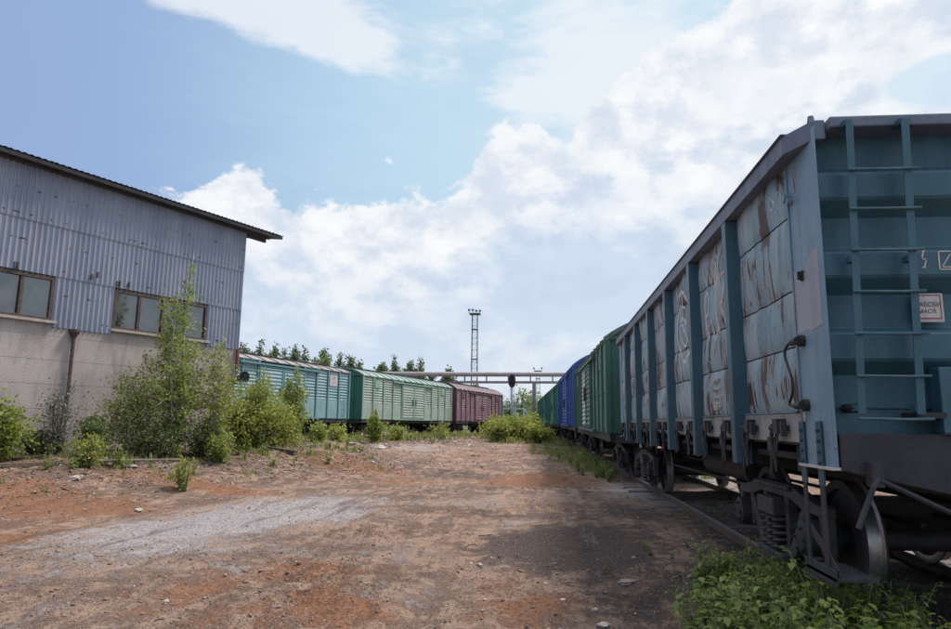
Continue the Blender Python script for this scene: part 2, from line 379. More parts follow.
me.polygons.add(len(F)); me.polygons.foreach_set('loop_start', np.arange(0, F.size, 4, dtype=np.int32)); me.polygons.foreach_set('loop_total', np.full(len(F), 4, dtype=np.int32))
me.polygons.foreach_set('use_smooth', np.ones(len(F), bool)); me.update()
# soil patches that belong to the yard, as world ellipses: (x, y, half x, half y, channel, strength)
def gp(px, py, z=0.0):
    d = ray(px, py); t = (z-CZ)/d.z; return d.x*t, d.y*t
def hit(px, py):
    d = ray(px, py); Y = 2.6
    while Y < 90:
        t = Y/d.y; x = d.x*t
        if CZ+d.z*t <= float(height(x, Y, False)): return x, Y
        Y += .02+.004*Y
    t = 90/d.y; return d.x*t, 90.
patches = []
def patch(px, py, rx, ry, ch, st):
    x, y = hit(px, py); _, y1 = hit(px, py-ry); _, y2 = hit(px, py+ry)
    patches.append((x, (y+(y1+y2)/2)/2, rx*y/676, min(abs(y1-y2)/2, 9), ch, st))
for p in [(60, 505, 120, 20, 0, 1.0), (20, 540, 60, 14, 0, .8), (210, 487, 110, 8, 0, .9), (330, 462, 90, 8, 0, 1.0), (400, 480, 70, 8, 0, .6), (525, 480, 60, 8, 0, 1.0), (470, 455, 70, 7, 0, .5), (600, 466, 40, 8, 0, .35),
          (170, 590, 80, 22, 0, .7), (290, 575, 110, 22, 0, .75), (360, 610, 90, 20, 0, .9), (560, 610, 60, 22, 0, .8), (240, 620, 90, 16, 0, .6), (420, 530, 60, 12, 0, .45), (60, 470, 60, 5, 0, .3),
          (205, 527, 95, 26, 1, 1.15), (290, 512, 85, 18, 1, .95), (400, 552, 80, 12, 1, .42), (450, 590, 40, 22, 1, .4), (470, 500, 60, 6, 1, .5), (200, 570, 70, 8, 1, .45), (150, 545, 60, 14, 1, .7), (395, 545, 60, 14, 1, .35), (520, 520, 50, 10, 1, .4), (640, 492, 60, 10, 1, .7), (690, 505, 50, 9, 1, .6), (400, 447, 70, 5, 1, .5),
          (40, 575, 60, 14, 1, .35), (560, 500, 50, 5, 1, .4), (640, 590, 60, 20, 1, .3), (720, 478, 60, 14, 1, .8), (30, 600, 60, 14, 1, .3), (300, 548, 40, 8, 1, .5), (500, 560, 30, 14, 1, .4), (370, 500, 70, 6, 1, .45),
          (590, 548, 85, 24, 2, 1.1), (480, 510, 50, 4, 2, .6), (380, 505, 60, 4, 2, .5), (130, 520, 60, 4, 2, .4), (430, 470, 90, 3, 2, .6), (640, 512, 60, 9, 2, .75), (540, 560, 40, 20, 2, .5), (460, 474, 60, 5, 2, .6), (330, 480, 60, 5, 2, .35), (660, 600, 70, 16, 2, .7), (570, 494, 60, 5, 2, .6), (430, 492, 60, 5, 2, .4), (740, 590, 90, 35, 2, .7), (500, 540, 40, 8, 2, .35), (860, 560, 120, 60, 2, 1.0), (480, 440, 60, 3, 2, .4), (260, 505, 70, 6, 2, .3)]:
    patch(*p)
wx_ = GX+.9*fbm(GX, GY, .55, 4)+.2*fbm(GX+9, GY, 3, 3); wy_ = GY+1.3*fbm(GX+50, GY, .5, 4)+.2*fbm(GX, GY+9, 3, 3)
CH = np.zeros((nx, ny, 4)); CH[..., 3] = 1
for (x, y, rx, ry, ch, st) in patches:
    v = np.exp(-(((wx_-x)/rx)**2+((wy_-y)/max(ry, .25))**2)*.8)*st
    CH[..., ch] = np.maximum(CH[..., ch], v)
CH[..., 0] = np.maximum(CH[..., 0], .4*sstep(0, .3, fbm(GX, GY*.5, .8, 4))*(GX > -40))
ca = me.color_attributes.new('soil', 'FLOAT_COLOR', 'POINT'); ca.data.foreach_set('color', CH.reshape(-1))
m, t = pmat('yard_soil')
at_ = t.new('ShaderNodeAttribute', attribute_name='soil'); sc_ = t.new('ShaderNodeSeparateColor'); t.l.new(at_.outputs['Color'], sc_.inputs[0])
A0, A1, A2 = sc_.outputs[0], sc_.outputs[1], sc_.outputs[2]
n05 = t.noise(t.pos, .8, 6, .6); n3 = t.noise(t.pos, 4, 7, .65, .3); n20 = t.noise(t.pos, 26, 6, .7); n60 = t.noise(t.pos, 90, 4, .7)
ns = t.noise(t.scl(t.pos, 2.6, .33, 1), 1.0, 6, .65, .2)          # streaks along the way the lorries drive
def rag(A, k3, k20, ks): return t.m('ADD', A, t.m('ADD', t.m('MULTIPLY', t.m('SUBTRACT', n3, .5), k3), t.m('ADD', t.m('MULTIPLY', t.m('SUBTRACT', n20, .5), k20), t.m('MULTIPLY', t.m('SUBTRACT', ns, .5), ks))))
c = t.mix(t.ss(rag(n05, 1.0, .7, 1.3), .36, .60), (.36, .245, .185), (.165, .108, .086))
c = t.mix(t.ss(rag(A0, 1.3, .9, .5), .34, .66), c, t.mix(t.ss(n20, .40, .60), (.33, .155, .082), (.18, .09, .06)))
c = t.mix(t.ss(rag(A1, 1.7, 1.2, .7), .28, .72, 0., .95), c, t.mix(t.ss(n20, .38, .62), (.46, .43, .45), (.27, .24, .255)))
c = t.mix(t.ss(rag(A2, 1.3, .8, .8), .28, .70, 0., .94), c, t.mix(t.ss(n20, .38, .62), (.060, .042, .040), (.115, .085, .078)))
c = t.mix(t.ss(t.m('ADD', ns, t.m('MULTIPLY', t.m('SUBTRACT', n20, .5), .6)), .60, .70, 0., .5), c, (.40, .35, .34))
c = t.mix(t.ss(t.m('ADD', ns, t.m('MULTIPLY', t.m('SUBTRACT', n20, .5), .5)), .45, .36, 0., .7), c, (.085, .058, .05))
# grit and small stones in the surface
vo = t.new('ShaderNodeTexVoronoi'); t.put(vo.inputs['Vector'], t.vm('ADD', t.pos, t.scl(t.noise(t.pos, 6, 2, col=True), .05, .05, .05))); vo.inputs['Scale'].default_value = 38
vr = t.new('ShaderNodeSeparateColor'); t.l.new(vo.outputs['Color'], vr.inputs[0])
stone = t.m('MULTIPLY', t.ss(vo.outputs['Distance'], .42, .25), t.ss(t.m('ADD', vr.outputs[0], t.m('MULTIPLY', t.m('SUBTRACT', n3, .5), 1.2)), .62, .72))
c = t.mix(t.m('MULTIPLY', stone, .8), c, t.mix(vr.outputs[1], (.12, .09, .085), (.42, .37, .35)))
c = t.mix(t.ss(n20, .58, .75, 0., .6), c, (.09, .07, .065)); c = t.mix(t.ss(n60, .6, .75, 0., .5), c, (.40, .34, .31))
c = t.mix(t.ss(n60, .42, .28, 0., .55), c, (.06, .045, .04))
# far away the ground goes green
spx = t.new('ShaderNodeSeparateXYZ'); t.l.new(t.pos, spx.inputs[0])
gf = t.ss(t.m('ADD', t.vm('LENGTH', t.pos), t.m('MULTIPLY', n05, 30)), 78, 110)
c = t.mix(gf, c, t.mix(n3, (.06, .09, .03), (.10, .11, .05)))
t.l.new(c, t.b.inputs['Base Color']); t.b.inputs['Roughness'].default_value = .95; t.b.inputs['Specular IOR Level'].default_value = .2
hh = t.m('ADD', t.m('MULTIPLY', n20, .5), t.m('ADD', t.m('MULTIPLY', n60, .22), t.m('ADD', t.m('MULTIPLY', stone, .5), n3)))
bump(t, t.m('ADD', hh, t.m('MULTIPLY', ns, 1.0)), .10, 1.0)
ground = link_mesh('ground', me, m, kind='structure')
ground['label'] = 'rust red and grey dirt yard with stones and faint wheel ruts'

# ------------------------------------------------------------------ railway tracks
def rail_mesh(pts, name, parent):
    prof = [(-.035, 0), (.035, 0), (.035, -.035), (.010, -.05), (.010, -.14), (.065, -.165), (.065, -.175), (-.065, -.175), (-.065, -.165), (-.010, -.14), (-.010, -.05), (-.035, -.035)]
    b = MB(); n = len(prof)
    for i, p in enumerate(pts):
        q0, q1 = pts[max(i-1, 0)], pts[min(i+1, len(pts)-1)]; d = Vector((q1[0]-q0[0], q1[1]-q0[1], 0)).normalized(); r = Vector((d.y, -d.x, 0))
        for u, v in prof: b.v.append((p[0]+r.x*u, p[1]+r.y*u, p[2]+v))
    for i in range(len(pts)-1):
        for k in range(n): b.f.append((i*n+k, i*n+(k+1) % n, (i+1)*n+(k+1) % n, (i+1)*n+k))
    b.f.append(tuple(range(n))); b.f.append(tuple((len(pts)-1)*n+k for k in range(n-1, -1, -1)))
    o = b.build(name, M['railrust'], parent); o.data.materials.append(M['railtop'])
    for i in range(len(pts)-1): o.data.polygons[i*n].material_index = 1
    return o
def make_track(label, xf, zf, y0, y1, sl0, sl1):
    tr = empty('railway_track', (0, 0, 0), label=label, cat='railway track')
    Y = list(np.arange(y0, y1, 2.0))
    for sgn in (-1, 1): rail_mesh([(float(xf(y))+sgn*.795, y, float(zf(y))) for y in Y], 'rail', tr)
    rr = random.Random(3); y = sl0
    while y < sl1:
        x = float(xf(y)); z = float(zf(y))
        MB().box(x-1.3-rr.random()*.06, x+1.33, y-.11, y+.11, z-.35, z-.135+rr.random()*.03).build('sleeper', M['sleeper'], tr, bevel=.01); y += .58+rr.random()*.04
    return tr
make_track('rusty railway track under the blue open wagon and its train', xr, rz_, -12, 130, 3, 30)
make_track('railway track under the row of box wagons behind the bushes', lambda y: xl(y)-1.63, lambda y: LZ+0*y, 25.5, 130, 26, 52)

# ------------------------------------------------------------------ bogies
def wheelset(parent, y):
    ws = MB()
    for s in (-1, 1):
        prof = [(.09, -.03), (.20, -.03), (.40, -.02), (.40, -.065), (.472, -.065), (.478, .03), (.505, .045), (.505, .062), (.43, .066), (.40, .05), (.40, .01), (.2, .0), (.09, .03)]
        ws.lathe([(r, -t*s) for r, t in prof], (s*.79, y, .475), 'x', 40)
    ws.lathe([(.085, -1.05), (.085, 1.05)], (0, y, .475), 'x', 16)
    o = ws.build('wheelset', M['under'], parent, smooth=True)
    o.data.materials.append(M['tread'])
    for p in o.data.polygons:
        c = p.center; r = math.hypot(c.y-y, c.z-.475)
        if .46 < r < .49 and abs(c.x) < .86: p.material_index = 1
    md = o.modifiers.new('edge', 'EDGE_SPLIT'); md.split_angle = R(40)
    return o
def make_bogie(parent, yc, fine=True):
    """18-100 style cast bogie; a part with sub-parts"""
    bo = bpy.data.objects.new('bogie', None); col.objects.link(bo); bo.parent = parent; bo.location = (0, yc, 0)
    for dy in (-.925, .925): wheelset(bo, dy)
    for s in (-1, 1):
        x0, x1 = (s*.98, s*1.09) if s > 0 else (s*1.09, s*.98)
        b = MB()
        # upper chord, arms over the axle boxes, lower chord, two column pairs
        top = [(-1.18, .66), (-1.16, .74), (-.72, .80), (-.45, .86), (.45, .86), (.72, .80), (1.16, .74), (1.18, .66), (.72, .67), (.42, .74), (-.42, .74), (-.72, .67)]
        b.prism(top, 'x', x0, x1)
        low = [(-.40, .20), (.40, .20), (.50, .25), (.76, .62), (.66, .66), (.40, .33), (.32, .28), (-.32, .28), (-.40, .33), (-.66, .66), (-.76, .62), (-.50, .25)]
        b.prism(low, 'x', x0-.012*s*0, x1)
        for yy in (-.30, .30): b.box(x0+.01, x1-.01, yy-.045, yy+.045, .27, .76)
        for yy in (-.925, .925):
            b.box(x0+.003, x1-.003, yy-.24, yy-.15, .36, .70); b.box(x0+.003, x1-.003, yy+.15, yy+.24, .36, .70)
        b.box(min(s*1.09, s*1.13), max(s*1.09, s*1.13), -.5, .5, .81, .85)
        b.box(min(s*1.0, s*1.16), max(s*1.0, s*1.16), -.36, .36, .18, .24)
        b.build('side_frame', M['cast'], bo, bevel=.012 if fine else 0)
        for yy in (-.925, .925):
            ab = MB(); ab.lathe([(0.0, s*.20), (.10, s*.195), (.145, s*.17), (.15, s*.02), (.15, -s*.1)], (s*1.0, yy, .475), 'x', 20)
            for k in range(6):
                a = k*math.pi/3; ab.lathe([(0, s*.215), (.014, s*.212), (.014, s*.17)], (s*1.0, yy+.1*math.cos(a), .475+.1*math.sin(a)), 'x', 6)
            ab.build('axle_box', M['under'], bo, smooth=False)
        for yy in (-.17, 0, .17):
            h = MB(); n = 70 if fine else 30
            for xo, rad in ((s*1.07, .085),):
                pts = [(xo+rad*math.cos(2*math.pi*5*i/n), yy+rad*math.sin(2*math.pi*5*i/n), .25+.30*i/n) for i in range(n+1)]
                h.tube(pts, .016, 6 if fine else 4)
            h.build('spring', M['cast'], bo, smooth=True)
        # friction wedge and brake block
        for yy in (-.46, .46): MB().box(min(s*.68, s*.86), max(s*.68, s*.86), yy-.03, yy+.03, .30, .66).build('brake_shoe', M['under'], bo)
    b = MB(); b.box(-1.18, 1.18, -.24, .24, .56, .72); b.box(-.9, .9, -.14, .14, .42, .56)
    b.build('bolster', M['cast'], bo, bevel=.015)
    b = MB(); b.box(-.85, .85, -.50, -.44, .34, .40); b.box(-.85, .85, .44, .50, .34, .40)
    for s in (-1, 1): b.tube([(s*.25, -1.0, .6), (s*.25, 1.0, .6)], .022, 6)
    b.build('brake_beam', M['under'], bo)
    return bo
def coupler(parent, y, s):
    """automatic knuckle coupler, s=-1 near end, +1 far end"""
    b = MB(); b.box(-.09, .09, min(y, y+s*.35), max(y, y+s*.35), .88, 1.04)
    b.prism([(-.13, y+s*.35), (.13, y+s*.35), (.20, y+s*.50), (.19, y+s*.62), (.10, y+s*.60), (.06, y+s*.47), (-.06, y+s*.46), (-.10, y+s*.56), (-.20, y+s*.60), (-.22, y+s*.48)], 'z', .80, 1.12)
    b.build('coupler', M['cast'], parent, bevel=.012)
    h = MB(); pts = [(.42, y+s*.05, 1.05), (.43, y+s*.25, .98), (.42, y+s*.42, .72), (.36, y+s*.56, .62), (.3, y+s*.68, .74)]
    h.tube(pts, .028, 8); h.build('brake_hose', M['black'], parent, smooth=True)

# ------------------------------------------------------------------ open goods wagon (near right)
GL = 12.35
def make_gondola():
    g = empty('open_wagon', (XC, 4.52, .13), label='big faded blue open goods wagon with peeling side panels and an end ladder', cat='wagon')
    PY = [1.95+1.69*i for i in range(6)]
    seams = [1.49, 1.96, 2.37, 2.93, 3.34]
    def px_(s, y, z):
        b = 0
        for a, c in zip(seams[:-1], seams[1:]):
            if a <= z <= c: b = .030*math.sin(math.pi*(z-a)/(c-a))**.6; break
        d = .05*float(fbm(y*1.0+s*31, z*.55, 1.5, 4))+.030*float(fbm(y*2.6+9, z*.4+s, 2.4, 3))
        e = min(abs(y-q) for q in [.5]+PY+[GL-.5]); kf = min(1, e/.3)
        return s*(1.452+(b*.75+max(-.03, d))*(.15+.85*kf)-.006*(1-kf))
    edges = [.50]+PY+[GL-.5]
    for s in (-1, 1):
        b = MB()
        for y0, y1 in zip(edges[:-1], edges[1:]):
            n = max(6, int((y1-y0)/(.05 if s < 0 else .2)))
            for a, c in zip(seams[:-1], seams[1:]):
                k = 14 if s < 0 else 4
                b.grid(lambda u, v: (px_(s, u, v), u, v), frange(y0, y1, n), frange(a+.006, c-.006, k))
        b.build('side_panel', M['g_side'], g, smooth=True)
        bk = MB().box(min(s*1.38, s*1.43), max(s*1.38, s*1.43), .22, GL-.22, 1.27, 3.36).build('side_wall', M['g_in'], g)
        MB().box(min(s*1.435, s*1.475), max(s*1.435, s*1.475), .5, GL-.5, 1.27, 1.475).build('side_sill', M['g_sill'], g, bevel=.004)
        MB().tube([(s*1.50, .5, 1.483), (s*1.50, GL-.5, 1.483)], .009, 6).build('sill_rod', M['g_post'], g)
        for y in PY:
            p = MB(); h = .085
            # hat section post: outer face, two flanks, foot flanges
            p.prism([(s*1.44, y-.13), (s*1.455, y-.13), (s*1.462, y-h), (s*1.566, y-h*.8), (s*1.566, y+h*.8), (s*1.462, y+h), (s*1.455, y+.13), (s*1.44, y+.13)], 'z', 1.05, 3.31)
            o = p.build('side_post', M['g_post'], g, bevel=.006)
        tr_ = MB()
        pl = [(s*1.566, .27), (s*1.566, GL-.27), (s*1.445, GL), (s*1.37, GL), (s*1.37, 0), (s*1.445, 0)]
        tr_.prism(pl, 'z', 3.315, 3.453)
        tr_.box(min(s*1.40, s*1.585), max(s*1.40, s*1.585), .24, GL-.24, 3.453, 3.463)
        tr_.build('top_rail', M['g_rail'], g, bevel=.012)
        for ye, sg in ((0, 1), (GL, -1)):
            c = MB(); a, d = sorted((ye, ye+sg*.52))
            c.box(min(s*1.44, s*1.462), max(s*1.44, s*1.462), a, d, 1.13, 3.313)
            a2, d2 = sorted((ye-sg*.012, ye+sg*.012)); c.box(min(s*1.445, s*1.466), max(s*1.445, s*1.466), a2, d2, 1.25, 3.40)
            a3, d3 = sorted((ye+sg*.495, ye+sg*.52)); c.box(min(s*1.462, s*1.472), max(s*1.462, s*1.472), a3, d3, 1.48, 3.313)
            cp = c.build('corner_post', M['g_plate'], g, bevel=.004)
            a4, d4 = sorted((ye, ye+sg*.56)); MB().box(min(s*1.40, s*1.49), max(s*1.40, s*1.49), a4, d4, 1.112, 1.13).build('lip', M['signw'] if s < 0 and sg > 0 else M['g_plate'], cp)  # near corner lip is painted pale: its lit edge is put into the colour
            k = MB(); k.tube([(s*1.44, ye+sg*.05, 3.45), (s*1.44, ye+sg*.05, 3.50)], [.028, .02], 8); k.build('corner_pin', M['g_rail'], g)
    # end walls with horizontal corrugations
    prof = [(.07, 1.34), (.07, 1.498), (.055, 1.503), (.07, 1.508), (.07, 1.72), (-.035, 1.80), (-.045, 1.82), (-.045, 1.975), (-.035, 1.99), (.065, 2.03), (.07, 2.04), (.07, 2.255), (-.035, 2.35), (-.045, 2.37), (-.045, 2.515), (-.035, 2.53), (.065, 2.575), (.07, 2.59), (.07, 2.79), (-.035, 2.885), (-.045, 2.905), (-.045, 3.06), (-.035, 3.08), (.06, 3.12), (.07, 3.14), (.07, 3.38)]
    for ye, sg in ((0, 1), (GL, -1)):
        e = MB(); pr = [(ye+sg*(a+.055), z) for a, z in prof]+[(ye+sg*.16, 3.38), (ye+sg*.16, 1.34)]
        e.prism(pr, 'x', -1.4445, 1.4445)
        e.build('end_wall', M['g_end'], g)
        t_ = MB(); a, b_ = sorted((ye-sg*.06, ye+sg*.17)); t_.box(-1.36, 1.36, a, b_, 3.372, 3.45); t_.build('end_top_rail', M['g_rail'], g, bevel=.01)
        for sx in (-1, 1):
            t_ = MB(); a, b_ = sorted((ye-sg*.055, ye+sg*.07)); t_.box(min(sx*.70, sx*.82), max(sx*.70, sx*.82), a, b_, 1.345, 1.76); t_.build('end_stiffener', M['g_end'], g, bevel=.008)
        bm = MB(); y0, y1 = sorted((ye-sg*.015, ye+sg*.16))
        bm.prism([(-1.43, 1.338), (1.43, 1.338), (1.43, 1.11), (.45, .90), (.3, .80), (-.3, .80), (-.45, .90), (-1.43, 1.11)], 'y', y0, y1)
        bm.build('end_beam', M['beam'], g, bevel=.008)
        coupler(g, ye-sg*.0, -sg)
    # ladder on the near end wall
    ld = bpy.data.objects.new('ladder', None); col.objects.link(ld); ld.parent = g
    for xt, xb_, wd in ((-1.262, -1.329, .045), (-.91, -.98, .048)):
        s_ = MB(); s_.beam((xt, -.115, 3.40), (xb_, -.115, 1.46), wd, .008, (0, 1, 0))
        s_.beam((xt+wd*.5, -.09, 3.40), (xb_+wd*.5, -.09, 1.46), .008, .055, (0, 1, 0))
        for z in (3.38, 2.45, 1.5):
            k = (3.40-z)/1.94; x = xt+(xb_-xt)*k; s_.box(x-.03, x+.03, -.112, .0 if z > 3 else -.04, z-.02, z+.02)
        s_.build('stringer', M['g_end'], ld, bevel=.003)
    for z in (3.045, 2.778, 2.505, 2.233, 1.965, 1.698, 1.435):
        k = (3.40-z)/1.94; xo = -.067*k
        MB().tube([(-1.285+xo, -.13, z), (-1.0+xo, -.135, z-.004), (-.845+xo, -.13, z)], .0095, 8).build('rung', M['rung'], ld, smooth=True)
    b = MB(); b.tube([(-1.33, .12, 1.50), (-1.33, -.08, 1.50)], .03, 8); b.build('end_bracket', M['black'], g); MB().box(-.98, -.80, -.06, .12, 1.44, 1.475).build('end_bracket', M['black'], g)
    # curved hand hold on the corner post
    gh = MB(); P = [(-1.50, .36, 1.985), (-1.52, .45, 1.98), (-1.53, .54, 1.955), (-1.53, .585, 1.90), (-1.53, .54, 1.82), (-1.53, .475, 1.72), (-1.53, .48, 1.62), (-1.53, .54, 1.56), (-1.53, .54, 1.535), (-1.52, .45, 1.53), (-1.50, .36, 1.53)]
    def smooth_path(P, n=6):
        P = [Vector(p) for p in P]; o = []
        for i in range(len(P)-1):
            p0, p1, p2, p3 = P[max(i-1, 0)], P[i], P[i+1], P[min(i+2, len(P)-1)]
            for k in range(n):
                t = k/n; o.append(.5*((2*p1)+(p2-p0)*t+(2*p0-5*p1+4*p2-p3)*t*t+(-p0+3*p1-3*p2+p3)*t**3))
        return o+[P[-1]]
    gh.tube(smooth_path(P), .010, 8)
    for z in (1.98, 1.53):
        gh.tube([(-1.462, .385, z), (-1.50, .385, z)], .042, 12); gh.tube([(-1.51, .36, z), (-1.515, .47, z-.003)], [.03, .024], 10)
    gh.build('hand_hold', M['black'], g, smooth=False)
    k = MB(); k.box(-1.475, -1.462, .30, .345, 2.40, 2.47); k.box(-1.50, -1.475, .315, .33, 2.405, 2.465); k.build('latch_hook', M['black'], g, bevel=.003)
    k = MB(); k.tube([(-1.46, .485, 3.06), (-1.51, .485, 3.06)], [.04, .034], 12); k.tube([(-1.46, .44, 3.02), (-1.50, .44, 3.02)], .025, 10); k.build('bolt', M['g_plate'], g)
    # foot step hanging from the corner
    rp_ = random.Random(4); top_ = [(.49-.45*i/9, 2.52-.0*i+rp_.uniform(-.03, .03)-.05*math.sin(i*.5)) for i in range(10)]; bot_ = [(.04+.45*i/9, 2.05-.02*i/9+rp_.uniform(-.012, .012)) for i in range(10)]
    MB().prism(top_+bot_, 'x', -1.4635, -1.4615).build('paint_patch', painted('pinkish_overpaint', (.28, .27, .33), (.33, .31, .35), rust=.3, scar=.25, dirt=.2), g)
    st = bpy.data.objects.new('foot_step', None); col.objects.link(st); st.parent = g
    for y in (.50, .20):
        b = MB(); b.box(-1.480, -1.468, y-.045, y+.045, 1.0, 1.42); MB().beam((-1.474, y, 1.0), (-1.474, y, .46), .012, .07 if y < .3 else .055, (0, 1, 0)).build('hanger', M['beam'], st, bevel=.002)
        for z in (1.36, 1.29, 1.22, 1.15): b.tube([(-1.46, y, z), (-1.495, y, z)], .014, 6)
        b.build('strap', M['g_post'] if 1 else None, st, bevel=.002)
    b = MB(); b.box(-1.49, -1.23, .05, .56, .43, .455); b.box(-1.49, -1.478, .05, .56, .40, .50)
    b.prism([(.20, .60), (.50, .75), (.54, .75), (.54, .70), (.05, .45), (.05, .50)], 'x', -1.47, -1.462)
    b.build('tread', M['under'], st, bevel=.003)
    # uncoupling lever across the end
    b = MB(); b.box(-1.29, -1.22, -.10, -.01, 1.02, 1.17); b.tube([(-1.255, -.09, 1.07), (-1.30, -.12, 1.02), (-1.41, -.13, .78)], .017, 8)
    b.tube([(-1.24, -.09, 1.06), (-.80, -.12, .85), (-.2, -.14, .80)], .016, 8); b.build('uncoupling_lever', M['beam'], g)
    # hatch latches hanging under the sill
    rr = random.Random(8); proto = None
    b = MB(); b.box(-1.545, -1.476, -.05, .05, 1.33, 1.44); b.tube([(-1.49, -.13, 1.37), (-1.53, .13, 1.37)], .022, 8); b.box(-1.54, -1.50, -.14, -.10, 1.31, 1.42)
    b.tube([(-1.525, .10, 1.40), (-1.54, .11, 1.28), (-1.52, .09, 1.12), (-1.53, .06, 1.04)], [.018, .016, .014, .008], 7)
    b.tube([(-1.53, -.02, 1.33), (-1.545, -.035, 1.25), (-1.54, -.01, 1.17), (-1.535, .02, 1.17), (-1.54, .03, 1.25), (-1.53, .02, 1.33)], .008, 6)
    b.box(-1.53, -1.48, .16, .24, 1.20, 1.30); b.tube([(-1.50, .20, 1.24), (-1.52, .20, 1.02)], [.02, .012], 6)
    me_ = None
    for s in (-1, 1):
        for i, (y0, y1) in enumerate(zip(edges[:-1], edges[1:])):
            for f_ in (.28, .72):
                if me_ is None: o = b.build('hatch_latch', M['under'], g); me_ = o.data
                else: o = link_mesh('hatch_latch', me_, None, g)
                o.location = (0, y0+(y1-y0)*f_+rr.uniform(-.08, .08), 0) if s < 0 else (0, y0+(y1-y0)*f_, 0)
                if s > 0: o.rotation_euler = (0, 0, math.pi); 
    # bottom: floor, hanging hatch edges, centre sill, cross beams
    MB().box(-1.43, 1.43, .16, GL-.16, 1.25, 1.27).build('floor', M['g_in'], g)
    b = MB(); b.box(-.17, .17, .16, GL-.16, .82, 1.245); b.box(-.24, .24, .16, GL-.16, .80, .82)
    for y in PY+[.7, GL-.7]: b.prism([(-1.43, 1.245), (-1.43, 1.06), (-.2, .86), (.2, .86), (1.43, 1.06), (1.43, 1.245)], 'y', y-.06, y+.06)
    for s in (-1, 1):
        for y0, y1 in zip(edges[:-1], edges[1:]):
            if y1-y0 > .5: b.box(min(s*.24, s*1.40), max(s*.24, s*1.40), y0+.12, y1-.12, 1.14, 1.19)
    b.build('underframe', M['under'], g, bevel=.004)
    b = MB(); b.tube([(-.75, 4.0, .86), (-.75, 6.2, .86)], .16, 16); b.tube([(-.5, 2.2, .78), (-.5, GL-2.2, .78)], .018, 6); b.tube([(-.9, 3.4, .70), (-.9, 8.8, .66)], .02, 6)
    b.box(.4, .9, 6.6, 7.2, .66, .98); b.build('brake_gear', M['under'], g)
    make_bogie(g, 2.42); make_bogie(g, 11.07)
    # ---- marks on the near end
    # sign plate hung on the wall flat between two corrugations
    sgn = MB().box(-.870, -.685, .065, .076, 2.062, 2.252).build('warning_plate', M['signw'], g)
    bd = MB()
    for x0, x1, z0, z1 in ((-.862, -.700, 2.236, 2.243), (-.862, -.700, 2.082, 2.090), (-.705, -.699, 2.09, 2.236), (-.862, -.856, 2.09, 2.236)): bd.box(x0, x1, .0635, .065, z0, z1)
    bd.build('border', M['signr'], sgn)
    F_ = lambda x, y, z: Matrix.Translation((x, y, z)) @ Matrix.Rotation(math.pi/2, 4, 'X')
    text_mesh('НАБСБИ', .040, 'lettering', M['txt'], sgn, F_(-.782, .0640, 2.178)); text_mesh('МАСЛ.', .036, 'lettering', M['txt'], sgn, F_(-.785, .0640, 2.132))
    def ribbon(pts, wd, nrm, name, mat, parent):
        """thin painted stroke; pts 3D, nrm outward"""
        b = MB(); N = Vector(nrm)
        for p, q in zip(pts[:-1], pts[1:]):
            p, q = Vector(p), Vector(q); d = (q-p).normalized(); r = d.cross(N).normalized()*wd/2; e = d*wd*.3
            vs = [p-e+r, p-e-r, q+e-r, q+e+r]; b.add(vs+[v-N*.003 for v in vs], [(0, 1, 2, 3), (0, 4, 5, 1), (1, 5, 6, 2), (2, 6, 7, 3), (3, 7, 4, 0)])
        return b.build(name, mat, parent)
    y = .0065
    ribbon([(-.805, y, 2.53), (-.822, y, 2.475), (-.795, y, 2.465), (-.812, y, 2.405)], .010, (0, -1, 0), 'lightning_mark', M['pinkmark'], g)
    ribbon([(-.805, y, 2.412), (-.812, y, 2.40), (-.820, y, 2.415)], .008, (0, -1, 0), 'lightning_mark', M['pinkmark'], g)
    ribbon([(-.715, y, 2.52), (-.565, y, 2.52), (-.565, y, 2.40), (-.715, y, 2.40), (-.715, y, 2.52)], .008, (0, -1, 0), 'square_mark', M['pinkmark'], g)
    ribbon([(-.70, y, 2.415), (-.64, y, 2.505), (-.58, y, 2.415), (-.70, y, 2.415)], .008, (0, -1, 0), 'triangle_mark', M['pinkmark'], g)
    # ---- chalk and paint marks on the near side
    def S(y, z): return (px_(-1, y, z)-.004, y, z)
    def side(strokes, wd, name, mat='mark', yo=0, zo=0, sy=1, sz=1):
        for st_ in strokes:
            P = smooth_path([(0, a, c) for a, c in st_], 4) if len(st_) > 2 else [Vector((0, a, c)) for a, c in st_]
            ribbon([S(yo+p.y*sy, zo+p.z*sz) for p in P], wd, (-1, 0, 0), name, M[mat], g)
    # small round scribble with two dashes, upper near panel (reads right to left along +y)
    side([[(0, 0), (.05, .05), (.08, 0), (.04, -.06), (0, -.02), (.03, .03)], [(-.05, .04), (-.11, .045)], [(-.14, .03), (-.15, -.02)]], .010, 'chalk_mark', yo=.78, zo=3.13)
    MBk = [[(0, 0), (.015, .04), (.045, .035), (.04, 0), (.02, -.02)], [(.0, -.0), (.02, .01)]]
    for st_ in MBk: ribbon([(-1.466, .44+a, 1.44+c) for a, c in st_], .011, (-1, 0, 0), 'chalk_mark', M['mark'], g)
    # tall oval emblem in the third bay
    ov = [(.40*math.cos(a), .46*math.sin(a)) for a in [i*math.pi/12 for i in range(25)]]
    side([ov], .05, 'oval_emblem', yo=4.42+.02, zo=2.66)
    side([[(-.15, .22), (.1, .28), (.18, .1), (-.02, -.02), (-.16, -.2), (.05, -.26), (.2, -.12)], [(-.2, .0), (0, .12), (.2, .02)], [(-.05, .38), (-.02, .2)]], .036, 'oval_emblem', yo=4.42, zo=2.66)
    # large faded scrawl in the second bay
    W_ = [[(.62, .05), (.52, -.16), (.45, 0), (.38, -.16), (.30, .08)], [(.12, .0), (.22, .06), (.26, -.06), (.16, -.14), (.12, .02), (.08, -.16)], [(.0, .06), (-.06, -.10)], [(-.14, .10), (-.05, -.10), (-.1, -.28)]]
